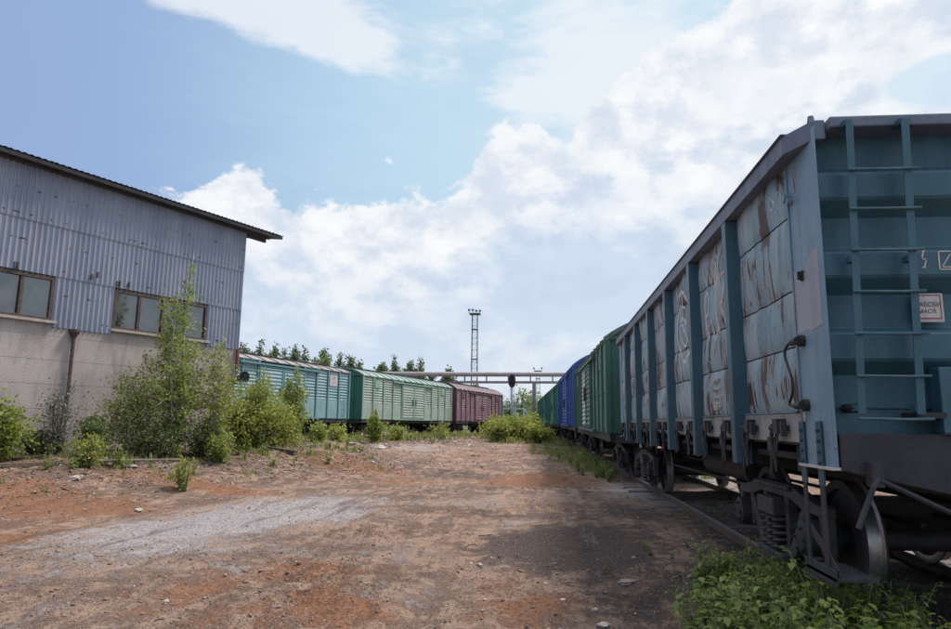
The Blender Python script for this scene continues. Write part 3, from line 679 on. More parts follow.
    side(W_, .034, 'faded_scrawl', 'pinkmark', yo=2.62, zo=3.10)
    V_ = [[(.60, -.25), (.55, .15), (.42, .22), (.38, .0), (.50, -.08), (.36, -.30)], [(.22, .25), (.12, .30), (.10, -.05), (.20, -.32), (.30, -.10)], [(-.02, .32), (.04, .0), (-.02, -.28)], [(-.12, .30), (-.30, .34), (-.22, .05), (-.14, -.02), (-.30, -.28)], [(-.40, .3), (-.36, -.25)]]
    side(V_, .042, 'faded_scrawl', 'pinkmark', yo=2.66, zo=2.62)
    for i, (yy, zz, sz_) in enumerate(((2.85, 1.86, .05), (2.85, 1.77, .05), (2.8, 1.68, .05), (2.82, 1.58, .08), (6.1, 1.7, .09), (7.8, 1.8, .08))):
        tx = ['тара 22,4 т', 'объем 76 м', 'длина 13,92', '05.ОП-1', '69 т', 'КЗТ'][i]
        me_t = Matrix.Translation((px_(-1, yy, zz)-.012, yy, zz)) @ Matrix.Rotation(-math.pi/2, 4, 'Z') @ Matrix.Rotation(math.pi/2, 4, 'X')
        text_mesh(tx, sz_*1.3, 'stencil', M['pinkmark'], g, me_t, .006)
    return g
make_gondola()

# ------------------------------------------------------------------ covered goods wagons
def wagon_mats(nm, side, side2, end, roof, roof2, rib=None, pale=None, pa=.2, rust=.25):
    return dict(side=painted(nm+'_side_paint', side, side2, rust=rust, dirt=.6, pale=pale or tuple(.5*x+.12 for x in side), palea=max(pa, .45), scar=.12),
                end=painted(nm+'_end_paint', end, tuple(x*1.25 for x in end), rust=.2, dirt=.4),
                rib=painted(nm+'_rib_paint', rib or tuple(x*.75 for x in side), rib or side, rust=.3, dirt=.4),
                roof=painted(nm+'_roof_paint', roof, roof2, rust=.22, dirt=.6))
def make_boxcar(ms, L=13.84, zr=3.98, apex=4.60, ridged=True, pitch_base=None, door_mat=None, label='', group=None, plate=False, hatch=True, fine=True):
    g = empty('covered_wagon', label=label, cat='wagon', group=group)
    hw = 1.60; z0 = 1.18
    nb_ = 6 if L < 15 else 7
    dh = 2.0                      # half width of the double door
    for s in (-1, 1):
        b = MB(); sgm = [(0.06, L/2-dh), (L/2+dh, L-.06)]
        def prof():
            P = [(s*(hw-.05), z0)]
            zsplit = z0+1.05
            P += [(s*(hw), z0), (s*hw, zsplit-.02), (s*(hw-.025), zsplit), (s*hw, zsplit+.02)]
            if ridged:
                n = 10
                for i in range(n):
                    a = zsplit+.06+(zr-zsplit-.12)*i/n; d = (zr-zsplit-.12)/n
                    P += [(s*hw, a), (s*(hw-.03), a+d*.25), (s*(hw-.03), a+d*.55), (s*hw, a+d*.8)]
            P += [(s*hw, zr), (s*(hw-.05), zr)]
            return P
        for y0, y1 in sgm: MB().prism(prof(), 'y', y0, y1).build('side_wall', ms['side'], g)
        for y0, y1 in sgm:
            for i in range(nb_//2+1+1):
                y = y0+(y1-y0)*i/(nb_//2+1)
                wdt = .055 if 0 < i < nb_//2+1 else .075
                MB().box(min(s*hw, s*(hw+.055)), max(s*hw, s*(hw+.055)), y-wdt, y+wdt, z0-.02, zr-.03).build('side_rib', ms['rib'], g, bevel=.006 if fine else 0)
        # double sliding door
        for j, (y0, y1) in enumerate(((L/2-dh+.03, L/2-.02), (L/2+.02, L/2+dh-.03))):
            d = MB(); P = [(s*(hw+.02), z0+.12)]
            n = 13; h = (zr-.32-z0-.12)/n
            for i in range(n):
                a = z0+.12+h*i; P += [(s*(hw+.045), a+h*.05), (s*(hw+.075), a+h*.3), (s*(hw+.075), a+h*.6), (s*(hw+.045), a+h*.9)]
            P += [(s*(hw+.045), zr-.32), (s*(hw+.02), zr-.32)]
            d.prism(P, 'y', y0+.09, y1-.09)
            lf_ = d.build('door', (door_mat if (door_mat and j == 1) else ms['side']), g)
            fr = MB()
            for ya, yb in ((y0, y0+.09), (y1-.09, y1)): fr.box(min(s*(hw+.02), s*(hw+.09)), max(s*(hw+.02), s*(hw+.09)), ya, yb, z0+.08, zr-.28)
            for za, zb in ((z0+.082, z0+.13), (zr-.34, zr-.282)): fr.box(min(s*(hw+.02), s*(hw+.085)), max(s*(hw+.02), s*(hw+.085)), y0+.088, y1-.088, za, zb)
            fr.build('frame', ms['rib'], lf_)
            hd = MB(); yh = y1-.25 if j == 0 else y0+.25
            hd.box(min(s*(hw+.09), s*(hw+.13)), max(s*(hw+.09), s*(hw+.13)), yh-.03, yh+.03, z0+1.0, z0+1.5); hd.build('handle', M['under'], lf_)
        tk = MB(); x0, x1 = sorted((s*(hw+.0), s*(hw+.13)))
        tk.box(x0, x1, L/2-dh*1.75, L/2+dh*1.75, zr-.25, zr-.16); tk.box(x0, x1, L/2-dh*1.75, L/2+dh*1.75, z0-.03, z0+.05)
        tk.build('door_track', ms['rib'], g)
        if hatch:
            for y in (L*.13, L*.87):
                hb = MB(); x0, x1 = sorted((s*(hw+.005), s*(hw+.035)))
                hb.box(x0, x1, y-.33, y+.33, zr-.75, zr-.28); o = hb.build('vent_hatch', ms['rib'], g, bevel=.01)
        # corner ladder
        lb = MB()
        for y in (L-.75, L-.40): lb.tube([(s*(hw+.09), y, z0-.35), (s*(hw+.09), y, z0+1.25)], .014, 5)
        for i in range(5): lb.tube([(s*(hw+.09), L-.75, z0-.3+.35*i), (s*(hw+.09), L-.40, z0-.3+.35*i)], .011, 5)
        lb.build('side_ladder', ms['rib'], g)
        if plate and s > 0:
            y = L-1.9
            pl = MB().box(s*(hw+.01), s*(hw+.02), y-.42, y+.42, 3.05, 3.68).build('number_plate', M['signw'], g)
            F_ = Matrix.Translation((s*(hw+.021), y, 3.5)) @ Matrix.Rotation(math.pi/2, 4, 'Z') @ Matrix.Rotation(math.pi/2, 4, 'X')
            text_mesh('2455', .24, 'lettering', M['txt'], pl, F_)
            text_mesh('ГО', .22, 'lettering', M['txt'], pl, Matrix.Translation((0, 0, -.26)) @ F_)
    # ends
    for ye, sg in ((0, 1), (L, -1)):
        n = 14; arc = [(hw*math.cos(a)*.985, zr-.03+(apex-zr-.02)*(1-abs(math.cos(a))**2.2)) for a in [math.pi*i/n for i in range(n+1)]]
        y0, y1 = sorted((ye+sg*.02, ye+sg*.08))
        e = MB(); e.prism([(-hw*.985, z0), (hw*.985, z0)]+arc, 'y', y0, y1); ew = e.build('end_wall', ms['end'], g)
        rb = MB()
        for x in (-1.57, -.95, -.32, .32, .95, 1.57): y0, y1 = sorted((ye-sg*.04, ye+sg*.02)); rb.box(x-.05, x+.05, y0, y1, z0, zr-.05)
        for z in (zr-.05,): y0, y1 = sorted((ye-sg*.045, ye+sg*.02)); rb.box(-1.6, 1.6, y0, y1, z, z+.1)
        rb.build('end_rib', ms['end'], g)
        coupler(g, ye, -sg)
    # arched roof with seams
    n = 18; ang = [math.pi*i/n for i in range(n+1)]
    def ar(k, o): return [((hw+.07+o)*math.cos(a), zr-.03+o+(apex-zr+.03)*(1-abs(math.cos(a))**2.2)) for a in ang]
    r = MB(); outer = ar(0, 0); inner_ = ar(0, -.05)
    r.prism(outer+inner_[::-1], 'y', -.06, L+.06)
    ro = r.build('roof', ms['roof'], g)
    o2 = ar(0, .035)
    ns = int(L/1.05)
    for i in range(ns+1):
        y = -.03+(L+.06-.05)*i/ns
        q = MB(); q.prism(o2+ar(0, -.01)[::-1], 'y', y-.03, y+.03); q.build('roof_seam', ms['roof'], ro)
    wk = MB(); wk.box(-.25, .25, .3, L-.3, apex+.08, apex+.11)
    for i in range(8): y = .6+(L-1.2)*i/7; wk.box(-.2, .2, y-.02, y+.02, apex-.02, apex+.08)
    wk.build('roof_walkway', M['under'], g)
    # underframe
    b = MB(); b.box(-1.57, 1.57, .05, L-.05, z0-.06, z0-.004); b.box(-.18, .18, .1, L-.1, .82, z0-.06)
    for s in (-1, 1): b.box(min(s*1.45, s*1.56), max(s*1.45, s*1.56), .1, L-.1, z0-.22, z0-.06)
    for y in (.1, 2.0, L/2-1.6, L/2, L/2+1.6, L-2.0, L-.1): b.box(-1.44, 1.44, y-.07, y+.07, .92, z0-.06)
    b.build('underframe', M['under'], g)
    b = MB(); b.tube([(.8, L/2-1.2, .85), (.8, L/2+.1, .85)], .17, 14); b.tube([(-.8, L/2-.6, .85), (-.8, L/2+.7, .85)], .17, 14); b.tube([(.5, 2.4, .75), (.5, L-2.4, .75)], .02, 5)
    b.build('brake_gear', M['under'], g)
    make_bogie(g, 1.95, fine); make_bogie(g, L-1.95, fine)
    return g
def place(g, L, Y0, xf, zf):
    """near end at depth Y0 on the track given by xf(Y), zf(Y)"""
    x0, z0 = float(xf(Y0)), float(zf(Y0+1)); Y1 = Y0+L; 
    for _ in range(3):
        d = Vector((float(xf(Y1))-x0, Y1-Y0, float(zf(Y1-1))-z0)); Y1 = Y0+L*d.y/d.length
    g.location = (x0, Y0, z0); g.rotation_euler = (math.asin((float(zf(Y1-1))-z0)/L), 0, -math.atan2(d.x, d.y))
    return Y1
mg = wagon_mats('dark_green', (.045, .13, .10), (.075, .175, .14), (.025, .085, .065), (.08, .13, .11), (.12, .17, .14), rib=(.045, .12, .095), pale=(.30, .36, .33), pa=.35, rust=.35)
mb = wagon_mats('bright_blue', (.025, .075, .26), (.04, .105, .33), (.02, .07, .26), (.03, .08, .28), (.05, .11, .3), rib=(.02, .075, .30), rust=.15)
mt = wagon_mats('sea_green', (.03, .17, .145), (.045, .22, .18), (.02, .11, .09), (.06, .17, .15), (.09, .2, .17), rust=.1)
ml1 = wagon_mats('pale_teal', (.17, .30, .335), (.23, .345, .375), (.07, .19, .22), (.20, .175, .175), (.25, .22, .22), rib=(.095, .225, .255), rust=.22)
ml2 = wagon_mats('pale_green', (.25, .31, .275), (.31, .355, .32), (.028, .11, .085), (.16, .22, .20), (.21, .27, .25), rib=(.20, .33, .27), rust=.2, pale=(.46, .50, .47), pa=.4)
ml3 = wagon_mats('maroon', (.165, .09, .115), (.20, .12, .145), (.11, .042, .058), (.165, .11, .13), (.2, .14, .155), rib=(.12, .05, .08), rust=.2, pale=(.36, .26, .3), pa=.2)
whited = painted('weathered_white_door', (.52, .54, .53), (.40, .44, .43), rust=.35, dirt=.5)
Y = 18.15
w1 = make_boxcar(mg, 13.84, label='dark green covered wagon with a weathered white door leaf, coupled behind the big open wagon', door_mat=whited, ridged=False, zr=3.68, apex=4.24)
Y = place(w1, 13.84, Y, xr, rz_)+1.2
w2 = make_boxcar(mb, 13.84, zr=4.10, apex=4.75, ridged=False, label='bright blue covered wagon between the dark green one and the sea green ones', hatch=False)
Y = place(w2, 13.84, Y, xr, rz_)+1.2
for lb in ('first sea green covered wagon beyond the bright blue wagon', 'middle one of the three sea green covered wagons beyond the blue wagon', 'last sea green covered wagon at the far end of the curved right hand train'):
    w3 = make_boxcar(mt, 13.84, label=lb, group='sea green covered wagons on the curve', fine=False, ridged=False)
    Y = place(w3, 13.84, Y, xr, rz_)+1.2
xlc_ = lambda y: xl(y)-1.655/math.cos(math.atan(.235)); zl_ = lambda y: LZ+0*y
wt = make_boxcar(ml1, 13.84, label='pale teal covered wagon with a grey roof, partly behind the corrugated shed', plate=True, apex=4.32, hatch=False)
place(wt, 13.84, 27.75, xlc_, zl_)
wg = make_boxcar(ml2, 15.75, label='pale green covered wagon with a darker green end, between the teal and maroon wagons', apex=4.46)
place(wg, 15.75, 42.8, xlc_, zl_)
wm = make_boxcar(ml3, 13.84, label='maroon covered wagon at the far end of the left hand train', fine=False)
place(wm, 13.84, 59.2, xlc_, zl_)

# ------------------------------------------------------------------ shed on the left
def S3(s, o, z): p = WALLP+WD*s+WN*o; return (p[0], p[1], z)      # along the wall, out of the wall, height
def make_shed():
    g = empty('shed', S3(0, 0, .7)[:2]+(0.0,), rz=-R(24.5), label='big corrugated metal shed with a plastered lower wall and dark window bands', cat='building')
    # local frame: x = out of the wall, y = along the wall (0 at the right hand corner, negative towards the camera)
    plas = pmat('grey_pink_plaster'); m, t = plas
    n = t.noise(t.pos, .9, 7, .62); n2 = t.noise(t.scl(t.pos, 3, 3, .5), 1.6, 6, .6); n3 = t.noise(t.pos, 30, 5, .65)
    c = t.mix(t.ss(n, .35, .68), (.31, .262, .262), (.42, .36, .355)); c = t.mix(t.ss(n2, .5, .72, 0., .6), c, (.20, .175, .185)); c = t.mix(t.ss(n3, .55, .75, 0., .4), c, (.42, .38, .38))
    sz = t.new('ShaderNodeSeparateXYZ'); t.l.new(t.pos, sz.inputs[0])
    br = t.m('FRACT', t.m('MULTIPLY', sz.outputs[2], 1/.6)); jo = t.ss(br, .03, .0, 0., .35)
    c = t.mix(jo, c, (.16, .14, .15)); t.l.new(c, t.b.inputs['Base Color']); t.b.inputs['Roughness'].default_value = .9; bump(t, t.m('ADD', n3, t.m('MULTIPLY', jo, -1)), .012, .8)
    m2, t = pmat('galvanised_corrugated')
    n = t.noise(t.scl(t.pos, 1, 1, .3), 1.4, 5, .6); n2 = t.noise(t.scl(t.pos, 10, 10, .35), 1.0, 6, .6)
    c = t.mix(t.ss(n, .35, .65), (.215, .235, .315), (.285, .305, .39)); c = t.mix(t.ss(n2, .55, .75, 0., .5), c, (.22, .23, .29)); c = t.mix(t.ss(t.noise(t.pos, 7, 8, .7), .66, .74, 0., .8), c, (.13, .12, .14))
    s2 = t.new('ShaderNodeSeparateXYZ'); t.l.new(t.pos, s2.inputs[0])
    row = t.m('LESS_THAN', t.m('ABSOLUTE', t.m('SUBTRACT', t.m('FRACT', t.m('MULTIPLY', s2.outputs[2], 1/.62)), .5)), .03)
    c = t.mix(t.m('MULTIPLY', row, t.ss(t.noise(t.scl(t.pos, 1, 1, .2), 9, 3, .5), .58, .62)), c, (.06, .05, .06))
    c = t.mix(t.ss(t.noise(t.scl(t.pos, 16, 16, .25), 1.0, 4, .6), .64, .72, 0., .5), c, (.17, .12, .11))
    t.l.new(c, t.b.inputs['Base Color']); t.b.inputs['Roughness'].default_value = .55; t.b.inputs['Metallic'].default_value = .25
    dark = plain('roof_edge_metal', (.05, .05, .06), (.09, .085, .09), .7, 5)
    wood = plain('brown_window_frame', (.10, .062, .055), (.05, .036, .034), .8, 9)
    glass, t = pmat('dusty_window_glass'); n = t.noise(t.pos, 2.2, 5, .6)
    t.l.new(t.mix(t.ss(n, .35, .65), (.012, .012, .018), (.05, .05, .06)), t.b.inputs['Base Color']); t.put(t.b.inputs['Roughness'], t.ss(n, .35, .7, .03, .22)); t.b.inputs['IOR'].default_value = 2.3
    sill = plain('concrete_sill', (.40, .36, .33), (.28, .25, .24), .9, 8)
    ZB, ZS, ZT, ZE, LX = -.3, 3.93, 5.08, 7.72, -26.0
    DEP = 12.0
    # masonry lower wall, and the dark backing above it
    b = MB(); b.box(-.30, 0, LX, 0, ZB, ZS); b.box(-DEP, -.301, -.30, -.02, ZB, ZS); b.box(-DEP, -.301, LX, LX+.3, ZB, ZS); b.box(-DEP-.3, -DEP, LX, -.02, ZB, ZS)
    b.build('plaster_wall', m, g)
    wins = [(-8.75, -5.77), (-4.20, -1.23), (-13.2, -10.2), (-17.6, -14.6)]
    # corrugated sheets
    def sheet(name, y0, y1, z0, z1, x, tilt=0, par=g):
        b = MB(); pitch = .135; n = int((y1-y0)/pitch*6); us = frange(y0, y1, n)
        prof_ = [0, .25, 1, 1, .75, 0]
        def fn(u, v):
            k = int(round((u-y0)/pitch*6)) % 6
            return (x+.036*prof_[k]+tilt*(v-z0), u, v)
        b.grid(fn, us, [z0, (z0+z1)/2, z1]); return b.build(name, m2, par)
    sheet('upper_cladding', LX, .06, ZT+.03, 6.46, .022); sheet('upper_cladding', LX, .06, 6.38, ZE, .040)
    ed = sorted([LX]+[e for w_ in wins for e in w_]+[.06])
    for i in range(0, len(ed), 2): sheet('lower_cladding', ed[i]+.02, ed[i+1]-.02, ZS-.10, ZT+.12, .006)
    # gable return at the right hand corner
    b = MB(); us = frange(-DEP, .04, 720)
    def fn2(u, v):
        k = int(round((u+DEP)/12.04*720)) % 6; return (u, .04+.02*[0, .25, 1, 1, .75, 0][k], v if v < 7 else ZE+(-u)*.16)
    b.grid(fn2, us, [ZS-.08, 5.5, 7.5]); b.build('gable_cladding', m2, g)
    b = MB(); b.prism([(0.0, ZS), (0.0, ZE-.05), (-DEP, ZE+DEP*.16-.05), (-DEP, ZS)], 'y', -.02, .02); b.build('gable_wall', dark, g)
    b = MB(); b.prism([(-DEP, ZS), (-DEP-.1, ZS), (-DEP-.1, ZE+DEP*.16), (-DEP, ZE+DEP*.16)], 'y', LX, 0); b.build('back_wall', m2, g)
    for i in range(0, len(ed), 2): MB().box(-.12, .0, ed[i]+.02, ed[i+1]-.02, ZS+.002, ZT).build('stud_wall', dark, g)
    MB().box(-.12, .0, LX, 0, ZT+.002, ZE-.1).build('upper_backing', dark, g)
    # windows
    for wi, (y0, y1) in enumerate(wins):
        f = MB(); n = 4; pw = (y1-y0)/n
        f.box(-.06, .035, y0, y1, ZT-.09, ZT); f.box(-.06, .035, y0, y1, ZS+.05, ZS+.12)
        for k in range(n+1):
            y = y0+pw*k; yy = min(max(y, y0+.035), y1-.035); f.box(-.06, .035 if k in (0, n) else .028, yy-.04, yy+.04, ZS+.12, ZT-.09)
        wf = f.build('window', wood, g, bevel=.004)
        for k in range(n):
            tl = random.Random(wi*9+k).uniform(-.012, .012)
            p = MB(); a, c_ = y0+pw*k+.05, y0+pw*(k+1)-.05
            p.add([(-.02+tl, a, ZS+.12), (-.02-tl, c_, ZS+.12), (-.02-tl+.006, c_, ZT-.09), (-.02+tl+.006, a, ZT-.09)], [(0, 1, 2, 3)]); p.build('pane', glass, wf)
        MB().box(-.05, .10, y0-.05, y1+.12, ZS-.02, ZS+.048).build('sill', sill, wf, bevel=.005)
        MB().box(-3, -.7, y0-.5, y1+.5, ZS+.01, ZS+.02).build('inside_floor', dark, wf)
    # roof: single slope rising away from the yard, overhanging
    b = MB(); sl = .16
    def rf(x, z_): return (x, z_)
    x0, x1 = .42, -DEP-.5; P = [(x0, ZE+.10-x0*sl), (x1, ZE+.10-x1*sl), (x1, ZE+.19-x1*sl), (x0, ZE+.19-x0*sl)]
    b.prism(P, 'y', LX-1, 1.28); rf_ = b.build('roof', dark, g)
    b = MB(); n = 380
    for i in range(n):
        pass
    us = frange(LX-1, 1.30, int(27.3/.15*4))
    b.grid(lambda u, v: (v, u, ZE+.215-v*sl+.018*(1 if int(round((u-LX+1)/.15*4)) % 4 in (1, 2) else 0)), us, [.46, -3, -8, x1]); b.build('roof_sheet', m2, rf_)
    MB().box(-.10, -.02, -.05, .95, ZE-.10, ZE+.085).build('purlin', dark, rf_)
    MB().box(.05, .12, LX, .98, ZE+.0, ZE+.065).build('purlin', dark, rf_)
    # gutter brackets left over above the windows and a seam of bolts
    for s_, z_ in ((-6.75, ZT+.06), (-4.2, ZT+.06), (-4.12, ZT+.08), (-6.68, ZT+.06), (-4.75, ZT+.2), (-4.9, ZT+.12), (-3.85, ZT+.1)):
        MB().box(.045, .10, s_-.02, s_+.02, z_, z_+.14).build('bracket', dark, g)
    # rain pipe with hopper, pipe at the corner with a lamp
    pip = plain('rusty_pipe', (.10, .07, .07), (.06, .045, .045), .85, 8)
    b = MB(); b.tube([(.07, -5.19, ZS-.32), (.07, -5.19, .55)], .045, 10); b.lathe([(.045, -.05), (.13, .10), (.13, .17), (.0, .17)], (.07, -5.19, ZS-.27), 'z', 12); b.build('rain_pipe', pip, g)
    b = MB(); b.tube([(.08, -.02, ZS-.1), (.08, -.02, ZS-.9)], .06, 10); b.build('corner_pipe', plain('brown_pipe', (.20, .09, .07), (.12, .06, .05), .8, 8), g)
    lm = MB(); lm.box(.03, .16, -.06, .10, ZS-1.22, ZS-.92); lm.lathe([(.05, 0), (.07, .05), (.20, .30), (.19, .30), (.05, .06)], (.14, .02, ZS-1.0), 'x', 14); lm.build('wall_lamp', plain('lamp_housing', (.10, .14, .18), (.03, .03, .04), .5, 6), g)
    lm = MB(); lm.box(0.002, .12, -6.86-.05, -6.86+.05, 1.95, 2.10); lm.tube([(.06, -6.86, 2.1), (.06, -6.86, 2.25)], .02, 6); lm.build('wall_box', dark, g)
    return g
make_shed()

# ------------------------------------------------------------------ pipe bridge, masts, signal
def H0(x, y): return float(height(x, y, False))
steel = plain('grey_purple_steel', (.24, .20, .23), (.16, .13, .16), .7, 4)
pw_ = plain('pale_lagged_pipe', (.40, .34, .35), (.30, .26, .28), .8, 2)
def pipe_bridge():
    Yb = 84.0; a = atY(400, 377, Yb); b_ = atY(575, 379, Yb)
    g = empty('pipe_bridge', (0, Yb, .4), label='long pipe bridge with a lagged pipe crossing above both trains', cat='pipe bridge')
    xa, xb_ = a.x-30, b_.x+30; zp = 7.65-.4; zb = 6.75-.4
    q = MB(); q.tube([(xa, 0, zp), (xb_, 0, zp)], .30, 14); q.tube([(xa, .6, zp+.02), (xb_, .6, zp+.02)], .16, 10); q.build('pipe', pw_, g, smooth=True)
    q = MB(); q.box(xa, xb_, -.15, .15, zb-.22, zb+.05); q.box(xa, xb_, .5, .7, zb-.2, zb+.0)
    q.build('girder', steel, g)
    for px_ in (534, 395, 700, 260):
        x = atY(px_, 400, Yb).x
        q = MB(); q.box(x-.2, x+.2, -.2, .2, -.6, zb-.22); q.box(x-.16, x+.16, .45, .75, -.6, zb-.2); q.box(x-.35, x+.35, -.35, .9, -.6, -.35); q.build('column', steel, g)
    n = 30
    for i in range(n):
        x = xa+(xb_-xa)*i/n; MB().box(x-.08, x+.08, -.1, .1, zb+.05, zp-.28).build('saddle', steel, g)
pipe_bridge()
mast_m = plain('mast_steel', (.17, .18, .22), (.10, .11, .15), .6, 3)
def lattice_mast(px, Ym, top_py, wid, label, heads):
    p = atY(px, 400, Ym); ztop = atY(px, top_py, Ym).z; g = empty('floodlight_mast', (p.x, Ym, .4), label=label, cat='mast'); h = ztop-.4
    b = MB(); hw = wid/2; leg = wid*.08
    for i, j in ((-1, -1), (1, -1), (1, 1), (-1, 1)): b.beam((i*hw*1.25, j*hw*1.25, -.3), (i*hw, j*hw, h), leg, leg)
    n = int(h/wid/1.15)
    for k in range(n):
        z0, z1 = h*k/n, h*(k+1)/n
        for (i, j), (i2, j2) in (((-1, -1), (1, -1)), ((1, -1), (1, 1)), ((1, 1), (-1, 1)), ((-1, 1), (-1, -1))):
            a, c = (i, j), (i2, j2)
            if k % 2: a, c = c, a
            s0, s1 = hw*(1.25-.25*z0/h), hw*(1.25-.25*z1/h)
            b.beam((a[0]*s0, a[1]*s0, z0), (c[0]*s1, c[1]*s1, z1), leg*.5, leg*.5); b.beam((i*s1, j*s1, z1), (i2*s1, j2*s1, z1), leg*.5, leg*.5)
    b.build('lattice', mast_m, g)
    for z in (h*.86, h*.60, h*.35, h*.62-.1)[:3]:
        MB().box(-hw*1.25, hw*1.25, -hw*1.25, hw*1.25, z, z+wid*.14).build('landing', mast_m, g)
    b = MB(); pw2 = wid*1.05; b.box(-pw2, pw2, -pw2, pw2, h-wid*.1, h+wid*.06)
    for i, j in ((-1, -1), (1, -1), (1, 1), (-1, 1)): b.beam((i*pw2, j*pw2, h), (i*pw2, j*pw2, h+wid*.55), leg*.5, leg*.5)
    b.build('platform', mast_m, g)
    rr = random.Random(2)
    for k in range(heads):
        x = -pw2+2*pw2*k/max(1, heads-1); b = MB(); b.lathe([(.02, 0), (wid*.14, .05), (wid*.27, wid*.25), (.0, wid*.26)], (x, -pw2, h+wid*(.5+.2*rr.random())), 'y', 10); b.box(x-.04, x+.04, -pw2, -pw2+.08, h, h+wid*.5); b.build('floodlight', mast_m, g)
lattice_mast(474, 130, 314, 1.0, 'tall lattice floodlight mast standing behind the maroon wagon', 4)
lattice_mast(538, 240, 371, 1.3, 'distant thin lattice mast beyond the pipe bridge column', 2)
def signal_post():
    Ys = 50.0; p = atY(512, 400, Ys); z0 = H0(p.x, Ys); g = empty('signal_post', (p.x, Ys, z0), label='railway signal on a pale post with a dark oval backboard, seen behind the green bushes', cat='signal')
    zc = atY(512, 381, Ys).z-z0
    MB().tube([(0, 0, -.2), (0, 0, zc+.2)], [.11, .085], 10).build('post', plain('pale_post_paint', (.32, .33, .40), (.24, .24, .3), .7, 5), g, smooth=True)
    b = MB(); P = [(.27*math.cos(a), zc+(.42 if abs(math.sin(a)) > 0 else .4)*math.sin(a)+(.08 if math.sin(a) > 0 else -.08)) for a in [2*math.pi*i/24 for i in range(24)]]
    b.prism(P, 'y', -.12, -.07); b.build('backboard', plain('signal_black', (.035, .028, .035), (.06, .05, .06), .6, 6), g)
    for z in (zc+.22, zc-.20):
        l = MB(); l.lathe([(.11, 0), (.13, -.28), (.145, -.28), (.12, 0)], (0, -.13, z), 'y', 14); l.build('lamp_hood', M['under'], g)
        l = MB(); l.lathe([(0, -.005), (.10, 0)], (0, -.14, z), 'y', 14); l.build('lens', plain('signal_lens', (.06, .02, .03), (.03, .02, .02), .2, 4), g)
    b = MB()
    for x in (-.16, .16): b.tube([(x, .14, .2), (x, .14, zc)], .012, 5)
    for i in range(12): z = .3+i*.3; b.tube([(-.16, .14, z), (.16, .14, z)], .01, 5) if z < zc else None
    b.build('ladder', M['under'], g)
signal_post()
def far_gantry():
    Yb = 105.0; g = empty('pale_footbridge', (0, Yb, .4), label='low pale blue steel footbridge far beyond the bushes', cat='footbridge'); pm = plain('pale_blue_steel', (.44, .52, .58), (.36, .44, .5), .7, 2)
    xa, xb_ = atY(495, 400, Yb).x, atY(524, 400, Yb).x; zt = atY(510, 404, Yb).z-.4
    zt2 = zt-.45
    q = MB(); q.box(xa-3, xb_, -.5, .5, zt2-.35, zt2-.15); q.build('deck', pm, g)
    q = MB(); q.box(xa-3, xb_, -.5, -.44, zt-.05, zt+.04); q.box(xa-3, xb_, .44, .5, zt-.05, zt+.04)
    for i in range(12): x = xa-3+(xb_-xa+3)*i/11; q.box(x-.03, x+.03, -.5, -.44, zt2-.15, zt-.05)
    q.build('railing', pm, g)
    for px in (503, 515, 524):
        x = atY(px, 400, Yb).x; q = MB(); q.box(x-.14, x+.14, -.5, -.25, -.5, zt2-.35); q.box(x-.14, x+.14, .25, .5, -.5, zt2-.35); q.build('pier', pm, g)
    q = MB(); q.beam((xb_, 0, zt2-.2), (xb_+2.2, 0, 0), .9, .15); q.build('stair', pm, g)
far_gantry()

# ------------------------------------------------------------------ trees and plants
L_ = {}
L_['birch'] = leafmat('birch_leaves', (.13, .165, .045), (.27, .28, .09), (.09, .12, .04), .42)
L_['yellow'] = leafmat('yellow_green_leaves', (.17, .195, .05), (.29, .29, .085), (.11, .14, .045))
L_['dark'] = leafmat('dark_green_leaves', (.06, .085, .034), (.13, .155, .06), (.05, .07, .03), .25)
L_['grey'] = leafmat('grey_dry_leaves', (.11, .115, .10), (.17, .165, .14), (.08, .085, .07), .2)
L_['nettle'] = leafmat('nettle_leaves', (.09, .145, .035), (.28, .31, .085), (.06, .10, .028), .42)
L_['grass'] = leafmat('grass_blades', (.17, .20, .075), (.32, .30, .16), (.12, .14, .055), .3)
L_['pine'] = leafmat('far_tree_leaves', (.10, .125, .08), (.16, .18, .115), (.08, .10, .07), .15)
L_['fargreen'] = leafmat('far_light_leaves', (.13, .165, .08), (.21, .24, .12), None, .25)
barkw = plain('pale_birch_bark', (.55, .52, .50), (.25, .22, .21), .8, 14)
barkd = plain('dark_bark', (.09, .07, .06), (.05, .04, .035), .9, 10)
stemg = plain('green_stem', (.12, .16, .06), (.16, .12, .07), .8, 20)

